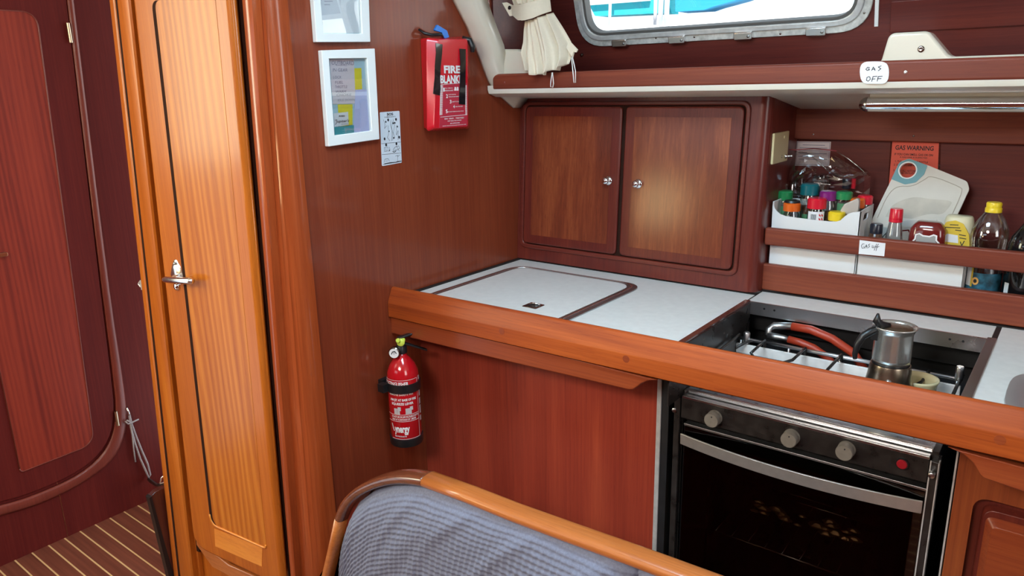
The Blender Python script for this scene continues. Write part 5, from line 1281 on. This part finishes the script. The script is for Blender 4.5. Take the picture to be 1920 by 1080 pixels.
def lathe_thing(name, label, cat, x, y, z0, parts, group=None, sx=1, sy=1):
    t = thing(name, label, cat, (x, y, z0), group)
    for nm, m_, prof, sm in parts: MB().lathe(prof, (x, y, 0), n=36, sx=sx, sy=sy).build(nm, m_, t, smooth=sm)
    return t
FZ2 = SFZ+.0035
def zat(px_, py_, y): return at(px_, py_, 'y', y)
# small bottle with navy cap
c = zat(1629, 428, .53); x = zat(1629, 440, .53).x-.0005; zt_ = zat(1629, 418, .53).z
lathe_thing('sauce_bottle', 'small brown sauce bottle with navy cap right beside the spice bin', 'bottle', b2x0+.024, .53, FZ2, [
    ('bottle', M['sauce_brown'], [(0, FZ2), (.017, FZ2), (.017, zt_-.045), (.013, zt_-.022), (.011, zt_-.020), (.011, zt_-.012), (0, zt_-.012)], 'auto'),
    ('cap', M['cap_dark'], [(0, zt_-.022), (.0135, zt_-.022), (.0135, zt_-.003), (.012, zt_), (0, zt_)], 'auto')])
# slim bottle with red cap
y = .515; x = zat(1681, 400, y).x; zt_ = zat(1681, 391, y).z; zc_ = zat(1681, 408, y).z
lathe_thing('sauce_bottle', 'slim clear sauce bottle with tall red cap in front of the cutting board', 'bottle', x, y, FZ2, [
    ('bottle', M['bottle_clear'], [(0, FZ2), (.019, FZ2), (.019, zc_-.055), (.0165, zc_-.035), (.013, zc_-.010), (.012, zc_+.002), (0, zc_+.002)], 'auto'),
    ('sauce', M['sauce_brown'], [(0, FZ2+.002), (.016, FZ2+.002), (.016, zc_-.085), (0, zc_-.085)], 'auto'),
    ('neck_band', M['cap_red'], [(.0125, zc_-.010), (.0140, zc_-.009), (.0138, zc_-.002), (.0125, zc_-.001)], 'auto'),
    ('cap', M['cap_red'], [(0, zc_-.001), (.0138, zc_-.001), (.0132, zt_-.002), (.012, zt_), (0, zt_)], 'auto')])
# ketchup, upside down bottle: wide shoulders
y = .530; xk = zat(1741, 430, y).x; zk = zat(1740, 415, y).z
kt = thing('ketchup_bottle', 'dark red ketchup bottle with keystone label behind the rail', 'bottle', (xk, y, FZ2))
kb = MB(); rg = []
kw = (zat(1778, 440, y).x-zat(1706, 440, y).x)/2
for h_, wv, dv_ in ((0, .8, .8), (.01, .98, 1), (zk-FZ2-.034, 1.0, 1), (zk-FZ2-.016, .95, .95), (zk-FZ2-.005, .74, .8), (zk-FZ2, .60, .6)):
    rg.append([Vector((xk+kw*wv*math.copysign(abs(math.cos(t))**.6, math.cos(t)), y+.024*dv_*math.copysign(abs(math.sin(t))**.7, math.sin(t)), FZ2+h_)) for t in [2*math.pi*k/32 for k in range(32)]])
kb.loft(rg); kb.build('bottle', M['ketchup'], kt, smooth=True)
KL = ypl(y-.0255)
ks = KL.px([V(322, 625), V(348, 594), V(372, 596), V(395, 588), V(420, 592), V(448, 600), V(468, 602), V(482, 640), V(510, 665), V(318, 640)])
ko = KL.px([V(325, 650), V(345, 628), V(350, 598), V(370, 592), V(390, 606), V(430, 612), V(452, 598), V(470, 606), V(472, 632), V(492, 662)])
kin = MB(); kin.stroke(KL, [V(326, 645), V(347, 624), V(352, 600), V(372, 594), V(392, 606), V(428, 611), V(452, 602), V(468, 608), V(466, 632), V(486, 655)], .0032, .0006); kin.build('label_outline', M['white_ink'], kt)
kin = MB(); kin.prism(KL, KL.px([V(340, 660), V(352, 630), V(357, 606), V(374, 599), V(392, 611), V(428, 617), V(450, 608), V(462, 612), V(460, 636), V(474, 662)]), -.004, .0004); kin.build('label', mat('grey_label', (.36, .35, .34), .45), kt)
# mayonnaise jar
y = .560; xm = zat(1797, 430, y).x; zm = zat(1797, 404, y).z
mj = thing('mayonnaise_jar', 'cream squeeze jar with yellow label left of the oil bottle', 'jar', (xm, y, FZ2))
mw = (zat(1826, 430, y).x-zat(1768, 430, y).x)/2
mb2 = MB(); rg = []
for h_, wv in ((0, .85), (.008, 1), (zm-FZ2-.030, 1), (zm-FZ2-.012, .96), (zm-FZ2-.004, .90), (zm-FZ2, .80)):
    rg.append([Vector((xm+mw*wv*math.copysign(abs(math.cos(t))**.75, math.cos(t)), y+.022*wv*math.copysign(abs(math.sin(t))**.8, math.sin(t)), FZ2+h_)) for t in [2*math.pi*k/32 for k in range(32)]])
mb2.loft(rg); mb2.build('jar', M['mayo'], mj, smooth=True)
ML = ypl(y-.0228)
lbm = MB(); lbm.prism(ML, rnd(ML.px([V(520, 670), V(655, 670), V(650, 600), V(620, 540), V(575, 520), V(520, 530), V(505, 560)]), .006, 4), -.006, .0004); lbm.build('label', M['mayo_label'], mj)
tx = MB()
for a, b in (((545, 544), (590, 546)), ((520, 558), (600, 562)), ((575, 574), (606, 578)), ((596, 600), (632, 606)), ((598, 618), (634, 624))): tx.stroke(ML, [V(*a), V(*b)], .0018, .0006)
tx.stroke(ML, [V(602, 640), V(610, 662), V(624, 636)], .0018, .0006); tx.build('label_print', M['black_ink'], mj)
MB().prism(ML, ML.px([V(528, 640), V(590, 648), V(588, 604), V(528, 594)]), 0, .0008).build('label_panel', M['paper_white'], mj)
# carton with a big Y
y = .595; CT = ypl(y)
ct = thing('carton', 'pale carton marked with a dark Y lying behind the sauce bottles', 'box', (1.02, y, FZ2))
MB().prism(CT, CT.px([V(135, 640), V(480, 640), V(470, 515), V(300, 517), V(128, 545)]), -.008, 0).build('carton_body', mat('pale_grey_card', (.60, .58, .54), .5), ct, bevel=.001)
tx = MB(); tx.stroke(CT, [V(146, 592), V(164, 614), V(162, 634)], .003, .0006); tx.stroke(CT, [V(186, 590), V(164, 614)], .002, .0006); tx.build('carton_letter', M['black_ink'], ct)
tx = MB(); tx.stroke(CT, [V(270, 605), V(272, 578), V(310, 574), V(318, 590)], .003, .0006); tx.build('carton_mark', M['ketchup'], ct)
# oil bottle
y = .540; xo = zat(1856, 440, y).x; zt_ = zat(1863, 379, y).z; zc_ = zat(1863, 394, y).z
ob = thing('oil_bottle', 'clear cooking oil bottle with yellow cap and blue label', 'bottle', (xo, y, SFZ))
ro = (zat(1896, 440, y).x-zat(1819, 440, y).x)/2*.98
zq = zat(1856, 440, y).z
MB().lathe([(0, SFZ), (ro*.86, SFZ), (ro*.92, SFZ+.004), (ro*.92, SFZ+.010), (ro*.88, SFZ+.014), (ro*.92, zq-.075), (ro*.86, zq-.045), (ro*.92, zq-.030), (ro*1.0, zq-.004), (ro*.96, zq+.010), (ro*.72, zq+.032), (ro*.42, zc_-.004), (ro*.38, zc_), (0, zc_)], (xo, y, 0), n=18).build('bottle', M['bottle_clear'], ob, smooth='auto')
MB().lathe([(0, zc_-.004), (.0155, zc_-.004), (.0155, zc_+.004), (.0140, zc_+.006), (.0145, zt_-.003), (.013, zt_), (0, zt_)], (xo, y, 0), n=28).build('cap', M['yellow_cap'], ob, smooth='auto')
cO = Vector((xo, y, 0))
wrap(ob, cO, ro*.925, SFZ+.012, zq-.078, M['oil_label'], 'label', 2.9)
a0 = math.atan2(CAM.y-y, CAM.x-xo)
zlab = lambda py: zat(1850, py, y-.03).z
b = MB(); rO = ro*.93
for t0, t1, p0, p1 in ((-1.12, -.92, 504, 540), (-.92, -.72, 504, 540)): b.quad(onjar(cO, rO, t0, zlab(p1)), onjar(cO, rO, t1, zlab(p1)), onjar(cO, rO, t1, zlab(p0)), onjar(cO, rO, t0, zlab(p0)))
b.build('label_panel', M['paper_white'], ob)
b = MB(); b.quad(*[onjar(cO, rO, t, zlab(p)) for t, p in ((-.72, 541), (-.60, 541), (-.60, 505), (-.72, 505))]); b.build('label_stripe', M['mayo_label'], ob)
b = MB()
for tt, pp in ((-.42, 529),):
    b.loft([[onjar(cO, rO+.0004, tt+.20*math.cos(k*math.pi/6)*f, zlab(pp)+.0085*math.sin(k*math.pi/6)*f) for k in range(12)] for f in (1, .5)], cap=False)
b.build('label_flower', mat('sunflower_print', (.75, .42, .12), .5), ob)
b = MB(); b.loft([[onjar(cO, rO+.0006, -.42+.10*math.cos(k*math.pi/6)*f, zlab(529)+.0042*math.sin(k*math.pi/6)*f) for k in range(12)] for f in (1, .1)], cap=False); b.build('label_flower_centre', M['black_ink'], ob)
# dark wine bottle at the frame edge
y = .530; xw = zat(1925, 470, y).x+.004; rw = .0375
zn = zat(1918, 405, y).z; zs = zat(1900, 440, y).z
wb_ = lathe_thing('wine_bottle', 'tall dark bottle with gold neck foil at the right edge of the shelf', 'bottle', xw, y, SFZ, [
    ('bottle', M['bottle_dark'], [(0, SFZ), (rw-.003, SFZ), (rw, SFZ+.004), (rw, zs-.018), (rw-.004, zs-.002), (.022, zs+.016), (.0145, zs+.030), (.0135, zs+.085), (0, zs+.085)], 'auto'),
    ('neck_foil', M['gold'], [(.0142, zn), (.0150, zn+.001), (.0145, zs+.086), (0, zs+.087)], 'auto')])
a0 = math.atan2(CAM.y-y, CAM.x-xw)
b = MB(); cW = Vector((xw, y, 0)); b.quad(*[onjar(cW, rw, t, z) for t, z in ((-1.0, .985), (-.7, .985), (-.7, .955), (-1.0, .955))]); b.build('label', M['sticker'], wb_)

# ------------------------------------------------------------------ curtain
cur = thing('curtain', 'gathered cream cotton curtain tied back at the left of the window', 'curtain', at(1035, 138, 'y', .29))
K = lambda x, y: (930+x/6, y/6)
CQ = lambda x, y, d=0.0: None
def cpt(x, y, d=0.0):
    py = y/6; yy = .315+.05*max(0, (140-py))/140      # hangs slightly inboard at its foot
    p = at(930+x/6, py, 'y', yy-.022)
    return p+Vector((0, -d, 0))
# lower flare: left and right outlines
lefts = [(330, 240), (322, 340), (322, 470), (300, 590), (335, 690), (360, 770)]
rights = [(640, 140), (690, 220), (760, 330), (840, 470), (850, 620), (815, 720)]
bott = [(360, 770), (440, 820), (550, 855), (650, 830), (740, 790), (815, 735)]
tops = [(330, 240), (400, 236), (470, 228), (540, 200), (600, 170), (640, 140)]
nu, nv = 90, 22
def bez(lst, f):
    f *= len(lst)-1; i = min(int(f), len(lst)-2); f -= i
    return (lst[i][0]*(1-f)+lst[i+1][0]*f, lst[i][1]*(1-f)+lst[i+1][1]*f)
cm = MB(); grid = []
for j in range(nv+1):
    fv = j/nv; row = []
    for i in range(nu+1):
        fu = i/nu
        T, B = bez(tops, fu), bez(bott, fu); Lf, Rt = bez(lefts, fv), bez(rights, fv)
        c00, c10, c01, c11 = tops[0], tops[-1], bott[0], bott[-1]
        X = (1-fv)*T[0]+fv*B[0]+(1-fu)*Lf[0]+fu*Rt[0]-((1-fu)*(1-fv)*c00[0]+fu*(1-fv)*c10[0]+(1-fu)*fv*c01[0]+fu*fv*c11[0])
        Yy = (1-fv)*T[1]+fv*B[1]+(1-fu)*Lf[1]+fu*Rt[1]-((1-fu)*(1-fv)*c00[1]+fu*(1-fv)*c10[1]+(1-fu)*fv*c01[1]+fu*fv*c11[1])
        amp = .003+.010*fv
        d = amp*(math.sin(fu*24+1.2*math.sin(fu*7)+.5*fv)+.5*math.sin(fu*53+1))+.028*math.sin(math.pi*fu)
        Yy += 14*fv*math.sin(fu*24+1.2)
        row.append(cm.bm.verts.new(cpt(X, Yy, d)))
    grid.append(row)
for j in range(nv):
    for i in range(nu): cm.bm.faces.new((grid[j][i], grid[j][i+1], grid[j+1][i+1], grid[j+1][i]))
co = cm.build('curtain_skirt', M['canvas'], cur, smooth=True); md = co.modifiers.new('thick', 'SOLIDIFY'); md.thickness = .0012
# bunched upper part
cm = MB(); grid = []
for j in range(10):
    fv = j/9; row = []
    for i in range(nu+1):
        fu = i/nu; xl, xr = 215-110*(1-fv), 600-60*(1-fv)
        X = xl+(xr-xl)*fu-(1-fv)*190; Yy = 60-(1-fv)*900-20*fu
        d = .006*math.sin(fu*40+fv*2)+.004*math.sin(fu*17+3)+.030*math.sin(math.pi*fu)
        row.append(cm.bm.verts.new(cpt(X, Yy, d)))
    grid.append(row)
for j in range(9):
    for i in range(nu): cm.bm.faces.new((grid[j][i], grid[j][i+1], grid[j+1][i+1], grid[j+1][i]))
co = cm.build('curtain_top', M['canvas'], cur, smooth=True); md = co.modifiers.new('thick', 'SOLIDIFY'); md.thickness = .0012
# tie band
bl_ = [(205, 62), (320, 64), (420, 56), (520, 30), (600, 4), (632, 0)]; bl2 = [(215, 170), (330, 235), (430, 240), (520, 218), (610, 165), (652, 130)]
cm = MB(); n = 24; rg = []
for i in range(n+1):
    f = i/n; a, b = bez(bl_, f), bez(bl2, f); d = .012+.032*math.sin(math.pi*f)
    p, q_ = cpt(*a, d), cpt(*b, d+.002); rg.append([p, q_, q_+Vector((0, .003, 0)), p+Vector((0, .003, 0))])
cm.loft(rg); band = cm.build('tie_band', M['canvas'], cur, smooth='auto')
cm = MB(); tabp = [(100, 35), (150, 30), (215, 62), (300, 90), (320, 235), (240, 175), (185, 185)]
cm.loft([[cpt(*p, .012) for p in tabp], [cpt(*p, .009) for p in tabp]]); cm.build('tie_tab', M['canvas'], band)
cc_ = cpt(186, 92, .0122); MB().lathe([(.0035, 0), (.0052, 0), (.0052, .001), (.0035, .001)], cc_, (0, -1, 0), 16).build('eyelet', M['dark_chrome'], band, smooth='auto')
MB().lathe([(0, 0), (.0036, 0), (.0036, .0014), (0, .0014)], cc_, (0, -1, 0), 14).build('eyelet_hole', M['black'], band)
for pts in ([(672, 815), (655, 940), (655, 975), (680, 980), (688, 940), (676, 815)], [(890, 650), (905, 800), (918, 930), (935, 930), (935, 800), (900, 640)]):
    MB().tube([cpt(x, y, .016) for x, y in pts], .0013, 7).build('elastic_loop', M['canvas_white'], cur, smooth=True)
cm = MB(); ep = [(850, 460), (945, 560), (930, 590), (905, 585), (890, 650), (820, 540)]
cm.loft([[cpt(*p, .012) for p in ep], [cpt(*p, .008) for p in ep]]); cm.build('curtain_tail', M['canvas'], cur, smooth=False)
pt = HP.w(*HP.uv(*K(970, 615), .0), 0); tag(MB().lathe([(0, 0), (.0050, 0), (.0052, .004), (.003, .007), (0, .0075)], pt, HP.n, 14).build('press_stud', M['dark_chrome'], smooth='auto'), 'small dark metal press stud on the hull panel beside the curtain', 'stud')

# ------------------------------------------------------------------ settee back in the foreground
SY = -.42
SP = ypl(SY)
se = thing('settee_back', 'settee backrest with slate blue ribbed cover and curved wooden rail', 'settee', (.55, SY, 0))
cen = [(572, 1290), (600, 1150), (612, 1105), (631, 1025), (644, 968), (655, 940), (676, 919), (703, 905), (728, 897), (752, 893), (778, 894), (803, 898), (880, 926), (965, 960), (1080, 1002), (1197, 1044), (1320, 1090), (1520, 1165)]
c3 = [SP.w(*SP.uv(a, b)) for a, b in cen]
def sm3(p):
    q2 = [p[0]]
    for a, b in zip(p[:-1], p[1:]): q2 += [a.lerp(b, .25), a.lerp(b, .75)]
    return q2+[p[-1]]
def railpart(pts, m, nm):
    rs = []; N = len(pts)
    for i, p in enumerate(pts):
        t = (pts[min(i+1, N-1)]-pts[max(i-1, 0)]).normalized(); nrm = Vector((-t.z, 0, t.x))
        prof = [(.5*.021*math.copysign(abs(math.cos(a))**.7, math.cos(a)), .021*math.copysign(abs(math.sin(a))**.7, math.sin(a))) for a in [2*math.pi*k/16 for k in range(16)]]
        rs.append([p+nrm*a+Vector((0, b, 0)) for a, b in prof])
    return MB().loft(rs).build(nm, m, se, smooth=True)
railpart([c3[0], c3[1], c3[2], c3[3], c3[4]], W['settee'], 'rail')
railpart(sm3(sm3(c3[4:12])), W['walnut'], 'rail_corner')['label'] = 'dark curved corner of the wooden rail'
railpart(c3[11:], W['settee'], 'rail')
# back board behind the cushion
bo_ = [SP.w(*SP.uv(a, b)) for a, b in cen]
bbm = MB(); poly2 = [(p.x, p.z) for p in bo_]+[(bo_[-1].x, .15), (bo_[0].x-.02, .15)]
bbm.prism(SP, poly2, -.014, -.004); bbm.build('back_board', W['panel'], se)
# ribbed cushion surface
def cushion(out_px, name, x_lo, z_lo, phase):
    top = [SP.uv(a, b, .03) for a, b in out_px]
    return top
def cush(name, pts, zlo, bulge, seed, grp=None):
    """pts: outline of the top edge, left to right, in plane units"""
    tp = pts
    us = [p[0] for p in tp]
    u_lo, u_hi = us[0], us[-1]
    def ztop(u):
        for a, b in zip(tp[:-1], tp[1:]):
            if a[0] <= u <= b[0]:
                f = (u-a[0])/(b[0]-a[0]+1e-9); return a[1]*(1-f)+b[1]*f
        return tp[-1][1]
    nx, nz = 440, 240
    verts, faces = [], []
    for j in range(nz+1):
        for i in range(nx+1):
            u = u_lo+(u_hi-u_lo)*i/nx; zt2 = ztop(u); fz_ = (j/nz)**1.0; z = zt2-(zt2-zlo)*fz_
            dt = zt2-z; dl2 = u-u_lo; dr2 = u_hi-u
            e1 = 1-math.exp(-dt/.030); e2 = 1-math.exp(-dl2/.020); e3 = 1-math.exp(-dr2/.020)
            dep = bulge*e1*e2*e3
            # folds of the loose cover run down to the right
            fo1 = math.sin((u*1.0+dt*.9)*46+1.5*math.sin(dt*14)+seed); fold = .0035*max(0, fo1)**3*min(1, dt/.05)*math.exp(-max(0, dt-.2)*5)
            fo2 = math.sin((u*.8+dt*1.2)*27+2+seed); fold += .004*max(0, fo2)**2*min(1, dt/.08)
            # ribs follow the top edge, wandering with the folds
            wob = .0012*math.sin(u*19+dt*16)+.0016*fo1*min(1, dt/.05)
            arc = min(dt, .6*dl2+.01+.0*dt) if dl2 < .04 else dt
            rib = math.cos(2*math.pi*(dt+wob)/.0105)
            col_ = math.cos(2*math.pi*(u+wob*.9+dt*.20)/.0135)
            dep += fold+.0011*max(-.75, rib)+.0011*max(-.75, col_)*min(1, .25+dt/.12)
            verts.append(SP.w(u, z, dep))
    for j in range(nz):
        for i in range(nx):
            a = j*(nx+1)+i; faces.append((a, a+1, a+nx+2, a+nx+1))
    off = wloc(se); me = bpy.data.meshes.new(name)
    me.from_pydata([v-off for v in verts], [], faces); me.polygons.foreach_set('use_smooth', [True]*len(faces)); me.materials.append(M['fabric'])
    o = bpy.data.objects.new(name, me); COL.objects.link(o); o.parent = se
    return o
t1_ = [SP.uv(a, b, .01) for a, b in ((632, 1040), (640, 1012), (655, 968), (668, 945), (700, 920), (735, 908), (770, 905), (803, 908), (850, 922), (911, 943), (965, 962), (1042, 990), (1110, 1018), (1158, 1040), (1195, 1058))]
t1_.sort(); cush('seat_back_cushion', t1_, .17, .035, 0)
t2_ = [SP.uv(a, b, .01) for a, b in ((1187, 1078), (1192, 1066), (1204, 1058), (1225, 1060), (1274, 1076), (1340, 1104), (1480, 1160))]
t2_.sort(); cush('seat_back_cushion', t2_, .17, .038, 2)
sf = MB().box((.30, SY-.50, .20), (1.6, SY-.07, .40)) if False else None
MB().box((bo_[0].x+.01, SY-.014, .0), (bo_[-1].x, SY+.012, .16)).build('plinth', W['panel'], se)

# ------------------------------------------------------------------ boat seen through the window, and an added unseen one
bt = thing('moored_boat', 'white moored boat with turquoise canvas cover outside the window', 'boat', (-1.5, 4.2, 0.5))
hl_ = MB(); hl_.box((-9, 4.2, .3), (1.0, 5.4, at(1350, 28, 'y', 4.2).z)); hl_.build('hull', M['boat_white'], bt)
E1 = ypl(4.25)
W2 = lambda x, y: (1060+x/3.2, y/3.2)
cv1 = MB(); cv1.prism(E1, E1.px([W2(185, 96), W2(520, 80), W2(610, 76), W2(606, -160), W2(200, -160), W2(150, 30)]), -.2, .02); cv1.build('spray_hood', M['turquoise'], bt)
cv1 = MB(); cv1.prism(E1, E1.px([W2(668, 70), W2(835, 60), W2(900, 38), W2(1040, 0), W2(1500, -160), W2(664, -160)]), -.2, .02); cv1.build('sail_cover', mat('blue_canvas', (.002, .19, .36), .8), bt)
cv1 = MB(); cv1.prism(E1, E1.px([W2(120, 36), W2(520, 6), W2(520, -170), W2(100, -170)]), 0, .05); cv1.build('cabin_top', M['boat_white'], bt)
cv1 = MB()
for a in (302, 604, 640): cv1.tube([E1.w(*E1.uv(*W2(a, 160)), .1), E1.w(*E1.uv(*W2(a+14, -160)), .1)], .02 if a > 303 else .012, 8)
cv1.build('stanchion', M['boat_white'], bt, smooth=True)
tag(MB().tube([ypl(3.4).w(*ypl(3.4).uv(*W2(538, 150)), 0), ypl(3.4).w(*ypl(3.4).uv(*W2(541, 60)), 0), ypl(3.4).w(*ypl(3.4).uv(*W2(545, -160)), 0)], .012, 10).build('mooring_rope', M['rope'], smooth=True), 'twisted pale rope hanging in front of the moored boat outside', 'rope')
bt2 = thing('moored_boat', 'tall white deckhouse of a second boat added out of view to brighten the glass reflection', 'boat', (5.5, 4.6, .5))  # added unseen boat, a white reflector for the upper picture's glass
MB().box((1.6, 4.5, .3), (9, 6, 2.0)).build('hull', M['boat_white'], bt2, bevel=.05)
MB().box((2.2, 4.7, 2.0), (8.5, 5.8, 3.6)).build('deckhouse', M['boat_white'], bt2, bevel=.08)
dk = MB().box((-.3, .80, 1.20), (2.4, 1.5, 1.38)); tag(dk.build('side_deck', M['boat_white']), 'white side deck just outside the window', 'deck', kind='structure')
